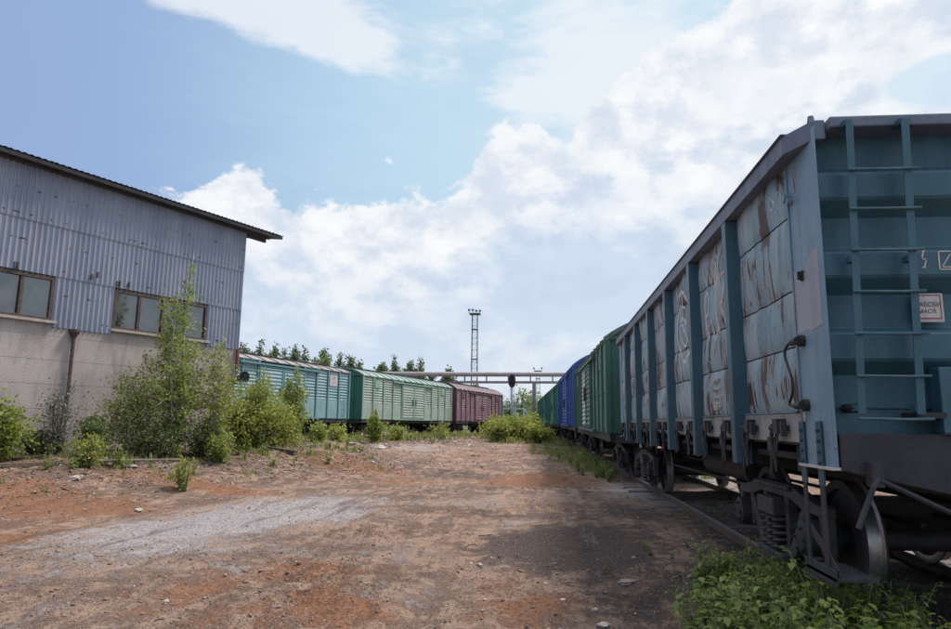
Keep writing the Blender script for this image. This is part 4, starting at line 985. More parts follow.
def leaf_quads(P, size, rng, asp=.62, flat=.0, vary=.45):
    """a pointed leaf (kite quad) at every point"""
    n = len(P); a = rng.normal(size=(n, 3)); a[:, 2] *= (1-flat); a[:, 2] -= .35; a /= np.linalg.norm(a, axis=1)[:, None]
    b = rng.normal(size=(n, 3)); b[:, 2] *= .6; b -= a*np.sum(a*b, 1)[:, None]; b /= np.linalg.norm(b, axis=1)[:, None]
    s = size*(1+vary*rng.uniform(-1, 1, n))[:, None]
    return np.stack([P, P+a*s*.45+b*s*asp*.5, P+a*s, P+a*s*.45-b*s*asp*.5], 1)
def branchy(name, loc, h, rad, label, cat, group=None, kind='birch', leaf=.055, nl=9000, stems=1, bark=barkw, seed=0, z0=.06, shape=(.55, .9), tr=.035, lean=(0, 0), spread=.0, up=.55, dens=.55, clump=.11, nb=None, gaps=.2, trunkname='trunk'):
    """one tree or shrub: stems with limbs, leaves strewn along the limbs.  shape = (height of the widest place, top exponent)"""
    rng = np.random.RandomState(seed); g = empty(name, loc, label=label, cat=cat, group=group)
    wood = MB(); segs = []; nb = nb or int(26+14*h)
    for k in range(stems):
        a = 2*math.pi*k/max(1, stems)+rng.rand(); d0 = spread*(0 if k == 0 else rng.uniform(.4, 1)); hh_ = h*(1 if k == 0 else rng.uniform(.65, .95))
        tx, ty = lean[0]+math.cos(a)*d0, lean[1]+math.sin(a)*d0; ox, oy = math.cos(a)*d0*.25, math.sin(a)*d0*.25
        ph = rng.uniform(0, 6, 2)
        def T(t): return np.array([ox+tx*t**1.2+.03*h*math.sin(3*t+ph[0])*t, oy+ty*t**1.2+.03*h*math.sin(2.6*t+ph[1])*t, hh_*t])
        wood.tube([(ox, oy, -.1)]+[tuple(T(i/9)) for i in range(1, 10)], [tr*(1-.93*i/9) for i in range(10)], 7)
        for j in range(nb//stems):
            t = z0+(1-z0)*((j+rng.rand())/(nb/stems))
            wmax = shape[0]; env = (t/wmax)**.6 if t < wmax else max(0, (1-t)/(1-wmax))**shape[1]
            L = rad*max(env, .06)*rng.uniform(.55, 1.2)*(1 if rng.rand() > gaps else .5)
            az = rng.uniform(0, 2*math.pi); el = rng.normal(up, .25)-(1-t)*.25
            p0 = T(t*.98); d = np.array([math.cos(az)*math.cos(el), math.sin(az)*math.cos(el), math.sin(el)]); d2 = d+np.array([0, 0, rng.uniform(-.5, .2)])
            p1 = p0+d*L*.55; p2 = p1+d2/np.linalg.norm(d2)*L*.5
            wood.tube([tuple(p0), tuple(p1), tuple(p2)], [tr*.34*(1-t)+.005, tr*.2*(1-t)+.004, .002], 4, caps=False); segs.append((p0, p1, p2, L))
    wood.build(trunkname, bark, g, smooth=True)
    wts = np.array([s_[3] for s_ in segs])**1.1; wts /= wts.sum(); ids = rng.choice(len(segs), nl, p=wts)
    A = np.array([s_[0] for s_ in segs])[ids]; B = np.array([s_[1] for s_ in segs])[ids]; C_ = np.array([s_[2] for s_ in segs])[ids]; Ls = np.array([s_[3] for s_ in segs])[ids]
    u = rng.beta(1.6, 1.1, nl)[:, None]; P = np.where(u < .5, A+(B-A)*u*2, B+(C_-B)*(u*2-1))
    tw = rng.randint(0, 9, nl); off = np.random.RandomState(seed+1).normal(size=(len(segs), 9, 3))*clump*1.6
    P = P+off[ids, tw]*np.minimum(1, Ls/.5)[:, None]+rng.normal(size=(nl, 3))*clump*.55
    P = P[P[:, 2] > .02]
    quads_mesh('crown' if cat == 'tree' else 'foliage', leaf_quads(P, leaf, rng), L_[kind], g)
    return g
def put(px, Y): x = atY(px, 430, Y).x; return (x, Y, hz_(x, Y)-.02)
def zpx(px, py, Y): return atY(px, py, Y).z
def plant(px, Y, toppy, radpx, *a, **k):
    loc = put(px, Y); hh_ = zpx(px, toppy, Y)-loc[2]; rad = radpx*Y/676
    return branchy(a[0], loc, hh_, rad, *a[1:], **k)

plant(178, 17.6, 252, 38, 'birch_tree', 'tallest young birch in front of the shed window band', 'tree', kind='birch', nl=10500, leaf=.068, stems=3, spread=.5, seed=3, shape=(.26, .95), clump=.085, nb=200, tr=.045, gaps=.5, bark=barkw)
plant(216, 18.2, 332, 27, 'birch_tree', 'yellow green young birch at the right hand corner of the shed', 'tree', kind='yellow', nl=4200, leaf=.07, stems=2, spread=.3, seed=7, shape=(.45, 1.0), nb=90)
plant(128, 16.6, 380, 32, 'birch_tree', 'short birch with a white trunk left of the tallest birch', 'tree', kind='birch', nl=2600, leaf=.065, stems=2, spread=.4, seed=11, shape=(.6, .8), nb=80)
plant(150, 16.9, 352, 30, 'birch_tree', 'leaning birch sapling directly before the tallest birch', 'tree', kind='birch', nl=2800, leaf=.065, stems=2, spread=.5, seed=12, shape=(.5, .9), nb=60, lean=(-.3, 0))
plant(262, 20.6, 366, 29, 'birch_tree', 'bushy bright green birch in front of the pale teal wagon', 'tree', kind='yellow', nl=7500, leaf=.08, stems=4, spread=.5, seed=17, shape=(.38, 1.0), nb=110)
plant(243, 20.0, 402, 22, 'willow_shrub', 'low light green shrub between the shed corner and the bushy birch', 'shrub', kind='yellow', nl=4500, leaf=.085, stems=4, spread=.5, seed=19, shape=(.5, .6), nb=60, bark=barkd)
plant(292, 22.4, 360, 15, 'birch_tree', 'slender birch just right of the bushy one, before the teal wagon', 'tree', kind='birch', nl=4200, leaf=.08, stems=2, spread=.25, seed=23, shape=(.35, 1.0), nb=90)
plant(278, 21.4, 408, 20, 'willow_shrub', 'round shrub at the foot of the slender birch', 'shrub', kind='yellow', nl=4200, leaf=.09, stems=5, spread=.5, seed=24, shape=(.5, .6), nb=60, bark=barkd)
plant(4, 13.6, 404, 24, 'maple_bush', 'bright green bush at the left edge against the plaster wall', 'bush', kind='birch', nl=2600, leaf=.09, stems=4, spread=.3, seed=29, shape=(.55, .7), nb=60, bark=barkd)
plant(-22, 13.4, 396, 30, 'maple_bush', 'bush half outside the left edge of the picture', 'bush', kind='birch', nl=3500, leaf=.11, stems=3, spread=.4, seed=30, shape=(.55, .7), nb=50, bark=barkd)
plant(60, 15.0, 374, 18, 'dry_shrub', 'grey half dead shrub left of the rain pipe', 'shrub', kind='grey', nl=1900, leaf=.05, stems=4, spread=.4, seed=31, shape=(.55, .7), nb=90, bark=barkd, clump=.13)
plant(96, 15.6, 415, 16, 'dark_shrub', 'dark green shrub right of the rain pipe', 'shrub', kind='dark', nl=3600, leaf=.06, stems=5, spread=.5, seed=37, shape=(.5, .6), nb=80, bark=barkd)
plant(40, 14.8, 434, 16, 'dark_shrub', 'low dusky shrub behind the grey half dead one', 'shrub', kind='dark', nl=2400, leaf=.06, stems=5, spread=.5, seed=38, shape=(.5, .6), nb=60, bark=barkd)
plant(158, 17.0, 424, 26, 'dark_shrub', 'dark undergrowth shrub below the tallest birch', 'shrub', kind='dark', nl=2600, leaf=.06, stems=6, spread=.7, seed=41, shape=(.5, .6), nb=80, bark=barkd)
plant(205, 18.0, 420, 20, 'dark_shrub', 'shady shrub under the yellow green birch by the shed corner', 'shrub', kind='dark', nl=2200, leaf=.06, stems=6, spread=.6, seed=43, shape=(.5, .6), nb=80, bark=barkd)
plant(92, 14.6, 434, 13, 'willow_shrub', 'small bright shrub before the dark one by the rain pipe', 'shrub', kind='yellow', nl=1100, leaf=.065, stems=4, spread=.3, seed=47, shape=(.5, .5), nb=40, bark=barkd)
plant(223, 17.6, 432, 14, 'willow_shrub', 'knee high shrub at the foot of the yellow green birch', 'shrub', kind='birch', nl=1600, leaf=.07, stems=4, spread=.3, seed=48, shape=(.5, .5), nb=30, bark=barkd)
plant(376, 36.0, 408, 8, 'willow_shrub', 'sapling before the near door of the pale green wagon', 'shrub', kind='birch', nl=1800, leaf=.12, stems=3, spread=.4, seed=53, shape=(.4, .9), nb=40, bark=barkd)
plant(318, 25.5, 424, 8, 'willow_shrub', 'low shrub hiding the bogie of the teal wagon', 'shrub', kind='birch', nl=1800, leaf=.10, stems=3, spread=.4, seed=54, shape=(.5, .7), nb=40, bark=barkd)
for i, (px, Y, top, rad, lb) in enumerate([(497, 52, 421, 12, 'leftmost bush of the bright green thicket before the maroon wagon'), (512, 50, 417, 13, 'bush around the foot of the signal post'), (527, 51, 419, 12, 'bush right of the signal post, left of the bridge column'),
        (541, 47, 424, 9, 'lowest bush of the thicket, nearest the right hand train'), (503, 47, 422, 10, 'low front bush of the thicket left of the signal post'), (535, 56, 413, 8, 'taller thin bush behind the thicket by the bridge column')]):
    plant(px, Y, top, rad*.72, 'willow_bush', lb, 'bush', kind='yellow', nl=3200, leaf=.16, stems=6, spread=.8, seed=60+i, shape=(.5, .5), nb=60, bark=barkd, clump=.2, group='bushes between the two trains')
for i, (px, Y, top, rad, lb) in enumerate([(440, 49, 424, 7, 'low bush before the far bogie of the pale green wagon'), (398, 40, 426, 7, 'weedy bush before the middle of the pale green wagon'), (337, 29, 424, 7, 'weedy bush below the teal wagon end')]):
    plant(px, Y, top, rad, 'weedy_bush', lb, 'bush', kind='yellow', nl=800, leaf=.13, stems=5, spread=.5, seed=80+i, shape=(.5, .5), nb=40, bark=barkd, clump=.15)
# wind blown trees beyond the left hand train
FT = [(243, 342, 7, 92), (254, 338, 8, 95), (268, 343, 6, 96), (283, 347, 8, 93), (297, 344, 5, 98), (308, 346, 8, 95), (322, 348, 7, 97), (334, 352, 8, 94), (345, 356, 8, 99), (357, 361, 9, 101), (384, 362, 6, 98), (399, 355, 9, 103), (411, 361, 8, 100), (418, 357, 6, 104), (443, 366, 6, 108), (390, 366, 9, 110), (326, 355, 9, 90), (275, 352, 9, 90), (478, 383, 6, 125), (231, 345, 8, 92), (428, 372, 6, 110)]
words = ['nearest the shed corner', 'first tall one past the shed corner', 'thin one behind the teal wagon roof', 'broad one behind the teal wagon roof', 'spiky one behind the middle of the teal wagon', 'fluffy one over the teal wagon', 'leaning one over the teal wagon', 'one above the far end of the teal wagon', 'sparse one above the gap between teal and pale green wagons', 'low one above the near end of the pale green wagon', 'narrow one over the pale green wagon', 'biggest one over the pale green wagon', 'round one over the pale green wagon', 'thin tip right of the biggest one over the pale green wagon', 'isolated dark one left of the floodlight mast', 'low filler behind the pale green wagon trees', 'low leafy one behind the spiky tree', 'low leafy one near the shed end', 'bright low one at the foot of the floodlight mast', 'one hidden partly by the shed corner', 'lowest dark one before the pipe bridge starts']
xtra = [(262, 352, 10, 99, 'low rounded one between the first two tall ones'), (290, 355, 10, 99, 'low rounded one behind the broad tree'), (303, 356, 10, 101, 'low wide one left of the fluffy tree'), (316, 357, 10, 99, 'low wide one right of the fluffy tree'), (340, 361, 10, 102, 'low one over the teal wagon end'), (405, 367, 11, 108, 'low wide one beneath the biggest tree'), (372, 369, 8, 106, 'lowest one over the near end of the pale green wagon'), (250, 350, 10, 97, 'low one close to the shed corner')]
FT += [x[:4] for x in xtra]; words += [x[4] for x in xtra]
for i, ((px, top, rad, Y), wd) in enumerate(zip(FT, words)):
    loc = (atY(px, 400, Y).x, Y, .4); h = zpx(px, top, Y)-.4
    branchy('far_tree', loc, h, rad*Y/676*1.15, 'wind blown tree beyond the left train, '+wd if len(wd.split()) < 10 else wd, 'tree', 'wind blown trees beyond the left hand train', kind='fargreen' if i in (16, 17, 18, 15, 23, 26) else 'pine', leaf=.36, nl=5200, stems=1, seed=100+i, z0=.2, shape=((.3, 1.3) if i % 2 else (.4, .8)), nb=75, bark=barkd, clump=.36, tr=.16, lean=(.7*math.sin(i), 0), gaps=.3, up=.45)
for i, (px, top, rad, Y, wd) in enumerate([(524, 392, 12, 150, 'pale round tree seen above the footbridge'), (509, 402, 7, 160, 'low pale tree left of the signal post'), (537, 400, 8, 155, 'hazy tree right of the bridge column'), (531, 394, 9, 170, 'pale tree behind the bridge column'), (545, 404, 8, 170, 'hazy low tree at the end of the right hand train')]):
    loc = (atY(px, 400, Y).x, Y, .4); h = zpx(px, top, Y)-.4
    branchy('far_tree', loc, h, rad*Y/676, wd, 'tree', 'hazy trees beyond the bushes', kind='fargreen', leaf=.5, nl=1600, seed=130+i, z0=.1, shape=(.5, .5), nb=50, bark=barkd, clump=.5, tr=.15, gaps=.3)

# far wood along the horizon, one mass
rng = np.random.RandomState(77); n = 60000
az = rng.uniform(-math.pi, math.pi, n); dd = rng.uniform(330, 420, n); hgt_ = 9+3.5*np.sin(az*37)+2.5*np.sin(az*91+1)+2*np.sin(az*173)
az_deg = np.degrees(az); hgt_ = np.where((az_deg > -12) & (az_deg < 4), hgt_*.55, hgt_)
P = np.stack([np.sin(az)*dd, np.cos(az)*dd, .3+rng.rand(n)**.8*hgt_], 1)
quads_mesh('far_wood', leaf_quads(P, 3.2, rng, .8), L_['pine'], kind='stuff', label='distant wood along the horizon', cat='wood')
# distant blue green hills
hb = MB(); N_ = 120
def hill(u, v):
    a = u; r = 1500+500*v; hh_ = (math.sin(math.pi*v)*(26+12*math.sin(a*5+1)+8*math.sin(a*13)+4*math.sin(a*31))); return (math.sin(a)*r, math.cos(a)*r, -4+hh_)
hb.grid(hill, frange(-math.pi, math.pi, 200), frange(0, 1, 8)); hb.build('hills', plain('distant_hill', (.10, .15, .14), (.08, .12, .12), 1, .01), smooth=True, kind='structure')

# ------------------------------------------------------------------ weeds, grass, nettles
rng = np.random.RandomState(9)
def grass_mass(name, label, regions, bl=.14, wd=.010, lean=.5, mat='grass'):
    Q = []
    for (x0, x1, y0, y1, n, hs) in regions:
        nt = max(1, n//14); cx = rng.uniform(x0, x1, nt); cy = rng.uniform(y0, y1, nt); k = rng.randint(0, nt, n)
        x = cx[k]+rng.normal(size=n)*.05*hs; y = cy[k]+rng.normal(size=n)*.05*hs; z = height(x, y)-.01
        kp = fbm(x, y, .55, 4)+.25*rng.rand(n) > -.05; x, y, z = x[kp], y[kp], z[kp]; n = len(x)
        if n == 0: continue
        P = np.stack([x, y, z], 1); h = bl*hs*(rng.uniform(.3, 1.3, n)*(.7+1.2*(fbm(x, y, .9, 2)+.2)))[:, None].clip(.15, 2); d = rng.normal(size=(n, 3)); d[:, 2] = 0; d /= np.linalg.norm(d, axis=1)[:, None]
        s_ = np.cross(d, [0, 0, 1])*wd*hs; L2 = lean*rng.uniform(.1, 1, n)[:, None]
        m_ = P+[0, 0, 1]*h*.6+d*h*L2*.35; t_ = P+[0, 0, 1]*h+d*h*L2
        Q.append(np.stack([P-s_, P+s_, m_+s_*.8, t_, m_-s_*.8], 1))
    return quads_mesh(name, np.concatenate(Q), L_[mat], k=5, kind='stuff', label=label, cat='grass')
def along(Y0, Y1, n, hs, off0, off1, step=1.5):
    r = []; y = Y0
    while y < Y1: c = float(xr(y)); r.append((c+off0, c+off1, y, y+step, n, hs)); y += step
    return r
grass_mass('trackside_grass', 'tall pale grass strip along the right hand train', along(22, 50, 260, 1.6, -2.2, -1.1)+along(26, 50, 170, 1.6, -2.9, -1.7)+along(31, 50, 110, 1.3, -3.8, -2.5)+along(6.5, 17, 45, .6, -1.9, 1.0)+along(20, 60, 90, 1.6, 1.2, 2.4))
lf = []
for y in np.arange(11, 24, 1.0):
    xw = float(-9.96+.4557*(min(y, 22)-21)); lf.append((xw+.6, xw+3.2, y, y+1.0, 260, 1.2)); lf.append((xw+2.6, xw+5.4, y, y+1.0, 60, .8))
for y in np.arange(22, 60, 1.5): x_ = float(xl(y)); lf.append((x_-.2, x_+3.2, y, y+1.5, 330, 2.2)); lf.append((x_+3.0, x_+5.4, y, y+1.5, 60, 1.2))
lf += [(-4.2, 0.4, 44, 56, 1500, 2.2), (-6, 1, 56, 75, 2000, 2.5)]
grass_mass('bank_grass', 'thin yellowish grass on the stony bank along the shed and left hand train', lf)

def weed_mesh(seed, h, nl, leaf, stems=4, spread=.2):
    r = np.random.RandomState(seed); Q = []; wb = MB()
    for k in range(stems):
        a = r.uniform(0, 6.28); tip = np.array([math.cos(a)*spread*r.uniform(.2, 1), math.sin(a)*spread*r.uniform(.2, 1), h*r.uniform(.65, 1)])
        wb.tube([(0, 0, -.02), tuple(tip*[.35, .35, .5]), tuple(tip)], [.006, .005, .002], 5)
        nn = nl//stems; t = r.uniform(.12, 1, nn); P = np.where(t[:, None] < .5, t[:, None]*2*tip*[.35, .35, .5], tip*[.35, .35, .5]+(tip-tip*[.35, .35, .5])*(t[:, None]*2-1))
        P = P+r.normal(size=(nn, 3))*[.5, .5, .2]*leaf*.6
        # leaves face outwards and droop
        n = nn; ang = r.uniform(0, 6.28, n); el = r.normal(.05, .35, n); d = np.stack([np.cos(ang)*np.cos(el), np.sin(ang)*np.cos(el), np.sin(el)], 1)
        s = leaf*r.uniform(.6, 1.25, n)[:, None]*(1.15-.55*t[:, None]); sd = np.cross(d, [0, 0, 1]); sd /= np.linalg.norm(sd, axis=1)[:, None]
        nrm = np.cross(sd, d); tip_ = P+d*s-np.array([0, 0, 1])*s*.25; md = P+d*s*.4+nrm*s*.06
        Q.append(np.stack([P, md-sd*s*.30, P+d*s*.75-sd*s*.2-np.array([0, 0, 1])*s*.08, tip_, P+d*s*.75+sd*s*.2-np.array([0, 0, 1])*s*.08, md+sd*s*.30], 1))
    return wb, np.concatenate(Q)
protos = []
for i in range(6):
    g = empty('nettle_plant', (0, 0, -50), label='leafy green weed in the dense clump under the front bogie of the open wagon', cat='weed', group='leafy weeds under the open wagon')
    wb, Q = weed_mesh(200+i, .40+.05*(i % 3), 90, .085, 5, .20); wb.build('stem', stemg, g); quads_mesh('leaf_cluster', Q, L_['nettle'], g, k=6); protos.append(g)
used = [False]*6; rr = random.Random(12)
def put_weed(x, y, s, label=None, group=None):
    i = rr.randrange(6)
    if not used[i]: used[i] = True; o = protos[i]
    else: o = copy_tree(protos[i])
    o.location = (x, y, hz_(x, y)-.01); o.scale = (s*rr.uniform(.9, 1.1),)*2+(s*rr.uniform(.8, 1.15),); o.rotation_euler = (0, 0, rr.uniform(0, 6.28))
    if label: o['label'] = label; o['group'] = group
spots = []
for k in range(170):
    t = rr.random()
    y = 2.9+4.1*t; x = 1.62+rr.uniform(-.6, .75)
    if y > 5.4 and x < 1.6: x += .35
    if y < 3.9 and rr.random() < .25: continue
    spots.append((x, y, rr.uniform(.7, 1.15)*(1.0 if y < 5.2 else .8)))
for x, y, s in spots: put_weed(x, y, s*1.15)
for px, py, s in ((903, 600, .75), (912, 625, .8), (897, 612, .6)):
    x, y = hit(px, min(628, py+20)); put_weed(x, y, s)
for px, py, s in ((645, 552, .33), (650, 556, .28), (604, 574, .22), (688, 548, .3), (700, 560, .4), (672, 560, .25), (665, 578, .22), (640, 574, .2), (715, 505, .35), (700, 498, .25), (705, 512, .3)):
    x, y = hit(px, py); put_weed(x, y, s, 'small weed growing alone on the dark soil before the leafy clump', 'small weeds on the dark soil')
for k in range(34):
    y = 18+rr.random()*18; x = float(xr(y))-rr.uniform(1.1, 2.0+.05*(y-18))
    put_weed(x, y, rr.uniform(.6, 1.3), 'leafy weed in the grass strip along the right hand train', 'weeds in the trackside grass')
for k in range(60):
    y = 12+rr.random()*12; x = -9.96+.4557*(min(y, 22)-21)+rr.uniform(1.0, 4.2)
    put_weed(x, y, rr.uniform(.5, 1.1)*(1.3 if rr.random() < .2 else .8), 'leafy weed on the bank in front of the shed', 'weeds on the bank before the shed')
for k in range(70):
    y = 23+rr.random()*26; x = float(xl(y))+rr.uniform(.8, 5.0)
    put_weed(x, y, rr.uniform(.6, 1.5), 'leafy weed on the rubble before the left hand train', 'weeds before the left hand train')
# a separate yellow green tuft on the bank
plant(188, 14.2, 456, 11, 'weed_tuft', 'bright green tuft alone on the stony bank beside the old beam', 'weed', kind='yellow', nl=500, leaf=.07, stems=6, spread=.25, seed=90, shape=(.5, .5), nb=24, bark=stemg, trunkname='stem', clump=.05)

# ------------------------------------------------------------------ stones, gravel, timber
def rock_geo(r, sub=1):
    import bmesh
    bm = bmesh.new(); bmesh.ops.create_icosphere(bm, subdivisions=sub, radius=1)
    for v in bm.verts: v.co *= 1+r.uniform(-.28, .28)
    V = np.array([v.co[:] for v in bm.verts]); Fc = np.array([[v.index for v in f.verts] for f in bm.faces]); bm.free(); return V, Fc
def stone_mat(name, cs):
    m, t = pmat(name); rp = t.new('ShaderNodeValToRGB'); rp.color_ramp.interpolation = 'CONSTANT'
    t.l.new(t.isl, rp.inputs[0]); e = rp.color_ramp.elements
    while len(e) < len(cs): e.new(.5)
    for i, c in enumerate(cs): e[i].position = i/len(cs); e[i].color = (*c, 1)
    n = t.noise(t.pos, 30, 5, .65); c = t.mix(t.ss(n, .4, .7, 0., .6), rp.outputs[0], (.10, .08, .075))
    t.l.new(c, t.b.inputs['Base Color']); t.b.inputs['Roughness'].default_value = .9; bump(t, n, .01, .6); return m
gm = stone_mat('gravel_stones', [(.16, .11, .09), (.22, .155, .125), (.14, .10, .085), (.24, .20, .18), (.24, .12, .07), (.17, .13, .115), (.20, .145, .115), (.40, .36, .34), (.11, .08, .07), (.18, .10, .065)])
def gravel(name, label, regs, seed):
    r = np.random.RandomState(seed); protoV, Fc = rock_geo(r, 1); protoV2 = protoV[:]; VV = []
    X = []; Y = []; S = []
    for (x0, x1, y0, y1, n, s) in regs:
        x = r.uniform(x0, x1, n); y = r.uniform(y0, y1, n); keep = (fbm(x, y, .9, 3)+.25*r.rand(n)) > -.12; X.append(x[keep]); Y.append(y[keep]); S.append(s*(r.pareto(3.4, keep.sum())*.5+.35).clip(.25, 2.6))
    X = np.concatenate(X); Y = np.concatenate(Y); S = np.concatenate(S); n = len(X); Z = height(X, Y)
    a = r.uniform(0, 6.28, n); ca_, sa = np.cos(a), np.sin(a); sx = S*r.uniform(.7, 1.5, n); sy = S*r.uniform(.6, 1.1, n); szz = S*r.uniform(.3, .75, n)
    V = protoV[None]*(1+.22*r.normal(size=(n, len(protoV), 1))).clip(.6, 1.5); x = V[..., 0]*sx[:, None]; y = V[..., 1]*sy[:, None]
    V = np.stack([x*ca_[:, None]-y*sa[:, None]+X[:, None], x*sa[:, None]+y*ca_[:, None]+Y[:, None], V[..., 2]*szz[:, None]+Z[:, None]+szz[:, None]*.25], -1)
    Fa = (Fc[None]+np.arange(n)[:, None, None]*len(protoV)).reshape(-1, 3)
    me = bpy.data.meshes.new(name); me.vertices.add(n*len(protoV)); me.vertices.foreach_set('co', V.reshape(-1)); me.loops.add(Fa.size); me.loops.foreach_set('vertex_index', Fa.reshape(-1).astype(np.int32))
    me.polygons.add(len(Fa)); me.polygons.foreach_set('loop_start', np.arange(0, Fa.size, 3, dtype=np.int32)); me.polygons.foreach_set('loop_total', np.full(len(Fa), 3, dtype=np.int32)); me.update()
    return link_mesh(name, me, gm, kind='stuff', label=label, cat='gravel')
gravel('yard_gravel', 'small stones and grit strewn over the dirt yard', [(-7, 2.2, 3.0, 7, 9000, .009), (-11, 1.6, 6, 13, 8000, .012), (-13, 1.5, 12, 24, 6000, .018), (-7, -2.0, 3.2, 8.5, 9000, .012), (-1, 1.8, 4, 8, 1800, .014), (-9, 1.5, 24, 45, 1800, .04)], 1)
bk = [(float(-9.96+.4557*(min(y, 22)-21))+.3, float(-9.96+.4557*(min(y, 22)-21))+5.2, y, y+1.5, 1100, .030) for y in np.arange(9, 23, 1.5)]
bk += [(float(xl(y)), float(xl(y))+6.5, y, y+2, 900, .055) for y in np.arange(23, 50, 2)]
gravel('bank_rubble', 'broken stone and rubble on the bank along the shed and left hand wagons', bk, 2)
gravel('track_ballast', 'dirty ballast between the rails under the right hand train', [(float(xr(y))-1.5, float(xr(y))+1.6, y, y+2, 420, .024) for y in np.arange(-2, 30, 2)], 3)

rl = np.random.RandomState(21); n = 9000
yy = rl.uniform(9, 46, n)**1.0; xb_ = np.where(yy < 22, -9.96+.4557*(yy-21), xl(yy)); xx = xb_+.3+rl.beta(1.1, 2.2, n)*7
zz = height(xx, yy)+.012; a_ = rl.uniform(0, 6.28, n); ln = rl.uniform(.04, .16, n)*(1+yy/40); dv = np.stack([np.cos(a_)*ln, np.sin(a_)*ln, rl.normal(size=n)*.02], 1); sv = np.stack([-np.sin(a_), np.cos(a_), 0*a_], 1)*(.006+.0004*yy[:, None])
Pq = np.stack([xx, yy, zz], 1)
quads_mesh('dry_litter', np.stack([Pq-dv/2-sv, Pq+dv/2-sv, Pq+dv/2+sv, Pq-dv/2+sv], 1), stone_mat('dry_litter', [(.30, .25, .20), (.18, .13, .10), (.38, .33, .27), (.10, .075, .06)]), kind='stuff', label='dry stalks and splinters littering the bank', cat='litter')

def rock(px, py, size, label, colr, flat=.5, z=0.0, group=None, rseed=1):
    x, y = hit(px, py); r = random.Random(rseed); V, Fc = rock_geo(r, 2)
    b = MB(); b.add([(v[0]*size, v[1]*size*.75, v[2]*size*flat) for v in V], [tuple(f) for f in Fc]); o = b.build('stone', colr, None)
    o.location = (x, y, hz_(x, y)+size*flat*.35); o.rotation_euler = (0, 0, r.uniform(0, 6)); tag(o, label, 'stone', group); return o
pale = plain('pale_stone', (.50, .45, .42), (.34, .29, .27), .9, 18); ochre = plain('ochre_stone', (.42, .30, .17), (.3, .2, .12), .9, 14); greyst = plain('flat_grey_stone', (.28, .23, .215), (.18, .15, .145), .9, 14)
rock(626, 582, .10, 'flat pale pinkish slab of stone lying on the dark soil', greyst, .22, rseed=1)
rock(701, 588, .055, 'ochre yellow stone beside the leafy weeds', ochre, .7, rseed=2)
rock(603, 622, .055, 'pale flat stone at the bottom edge of the picture', pale, .35, rseed=3)
rock(595, 608, .028, 'small pale stone just above the bottom edge one', pale, .6, rseed=4)
rock(166, 601, .028, 'small white stone alone on the brown dirt at lower left', pale, .7, rseed=5)
rock(500, 562, .035, 'dark stone at the border of the dark soil patch', M['sleeper'], .6, rseed=6)
rock(281, 553, .04, 'dark lump in the middle of the yard', M['sleeper'], .5, rseed=7)
rock(471, 563, .026, 'small white stone in the middle of the yard', pale, .7, rseed=8)
rock(139, 510, .08, 'pale stone on the whitish dirt at left', pale, .5, rseed=9)
rock(75, 480, .12, 'whitish stone on the bank below the dry shrub', pale, .45, z=.2, rseed=10)
rock(130, 467, .14, 'flat grey stone by the old beam on the bank', greyst, .35, z=.5, rseed=12)
rock(380, 449, .22, 'broken pale block in the rubble before the pale green wagon', pale, .5, z=.35, rseed=13)
rock(352, 446, .20, 'grey block in the rubble before the teal wagon', greyst, .5, z=.4, rseed=14)
rock(546, 584, .024, 'little white stone left of the flat pinkish slab', pale, .7, rseed=15)
rock(563, 597, .03, 'pale stone below and left of the flat pinkish slab', pale, .5, rseed=16)
rock(665, 495, .05, 'light stone lying close to the rail', pale, .5, rseed=17)
for i, (px, py, s, z) in enumerate([(488, 433, .35, .36), (497, 435, .30, .36), (505, 433, .28, .36), (493, 437, .2, .36), (481, 436, .25, .36), (512, 436, .2, .36), (470, 446, .2, .3), (455, 442, .2, .3)]):
    rock(px, py, s, 'pale broken slab in the small heap before the green bushes', pale, .3, z, 'slabs before the green bushes', 40+i)
wood = plain('weathered_timber', (.20, .17, .16), (.10, .085, .08), .9, 10); woodb = plain('old_dark_timber', (.085, .065, .055), (.05, .04, .035), .9, 10)
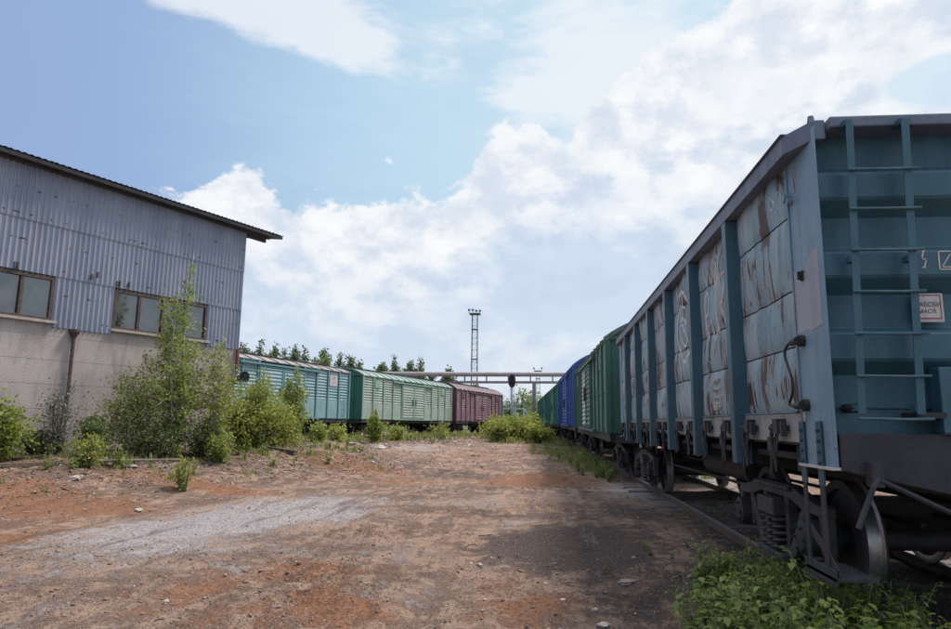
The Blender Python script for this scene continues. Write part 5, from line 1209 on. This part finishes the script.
def log(name, label, cat, pa, pb, wd, ht, mat, lift=.03):
    a = Vector(pa); b_ = Vector(pb); c = (a+b_)/2; o = MB().beam(a-c, b_-c, wd, ht).build(name, mat, None, bevel=wd*.12); o.location = c; tag(o, label, cat); return o
def gpt(px, py, z, lift):
    x, y = hit(px, py); return (x, y, hz_(x, y)+lift)
log('timber_beam', 'dark squared timber lying before the bushy birch', 'timber', gpt(243, 448, .6, .08), gpt(296, 457, .45, .08), .2, .16, woodb)
log('plank', 'long grey plank lying on the bank before the birches', 'plank', gpt(88, 464, .6, .05), gpt(184, 463, .6, .06), .14, .05, wood)
log('plank', 'dark plank on the bank below the left shrubs', 'plank', gpt(0, 460, .62, .05), gpt(95, 459, .62, .06), .12, .06, woodb)
log('plank', 'short plank on the rubble before the teal wagon', 'plank', gpt(300, 449, .5, .05), gpt(322, 447, .5, .12), .12, .05, wood)
log('rail_piece', 'old length of rail leaning low on the bank at left', 'rail', gpt(-10, 470, .5, .05), gpt(52, 468, .5, .08), .07, .09, M['railrust'])
# dry twigs
def twig(px, py, L, label, seed):
    r = random.Random(seed); x, y = hit(px, py); z = hz_(x, y); b = MB(); a = r.uniform(-.6, .6)
    P = [(0, 0, .01)]
    for i in range(5): a += r.uniform(-.4, .4); q = P[-1]; P.append((q[0]+math.cos(a)*L/5, q[1]+math.sin(a)*L/5, .015+r.uniform(0, .03)))
    b.tube(P, [.007, .006, .005, .004, .003, .002], 5)
    for i in (1, 2, 3): q = P[i]; c = a+r.choice((-1, 1))*.8; b.tube([q, (q[0]+math.cos(c)*L*.25, q[1]+math.sin(c)*L*.25, .04)], [.004, .002], 4)
    o = b.build('twig', woodb if seed % 2 else wood, None); o.location = (x, y, z); tag(o, label, 'twig')
twig(478, 535, .5, 'curved dry twig in the middle of the yard', 3); twig(465, 548, .3, 'small dark twig below the curved one', 5); twig(655, 558, .55, 'pale dry stick across the dark soil', 4); twig(690, 552, .4, 'forked dark stick by the leafy weeds', 7); twig(560, 585, .35, 'thin pale stick on the grey dirt before the slab', 8)
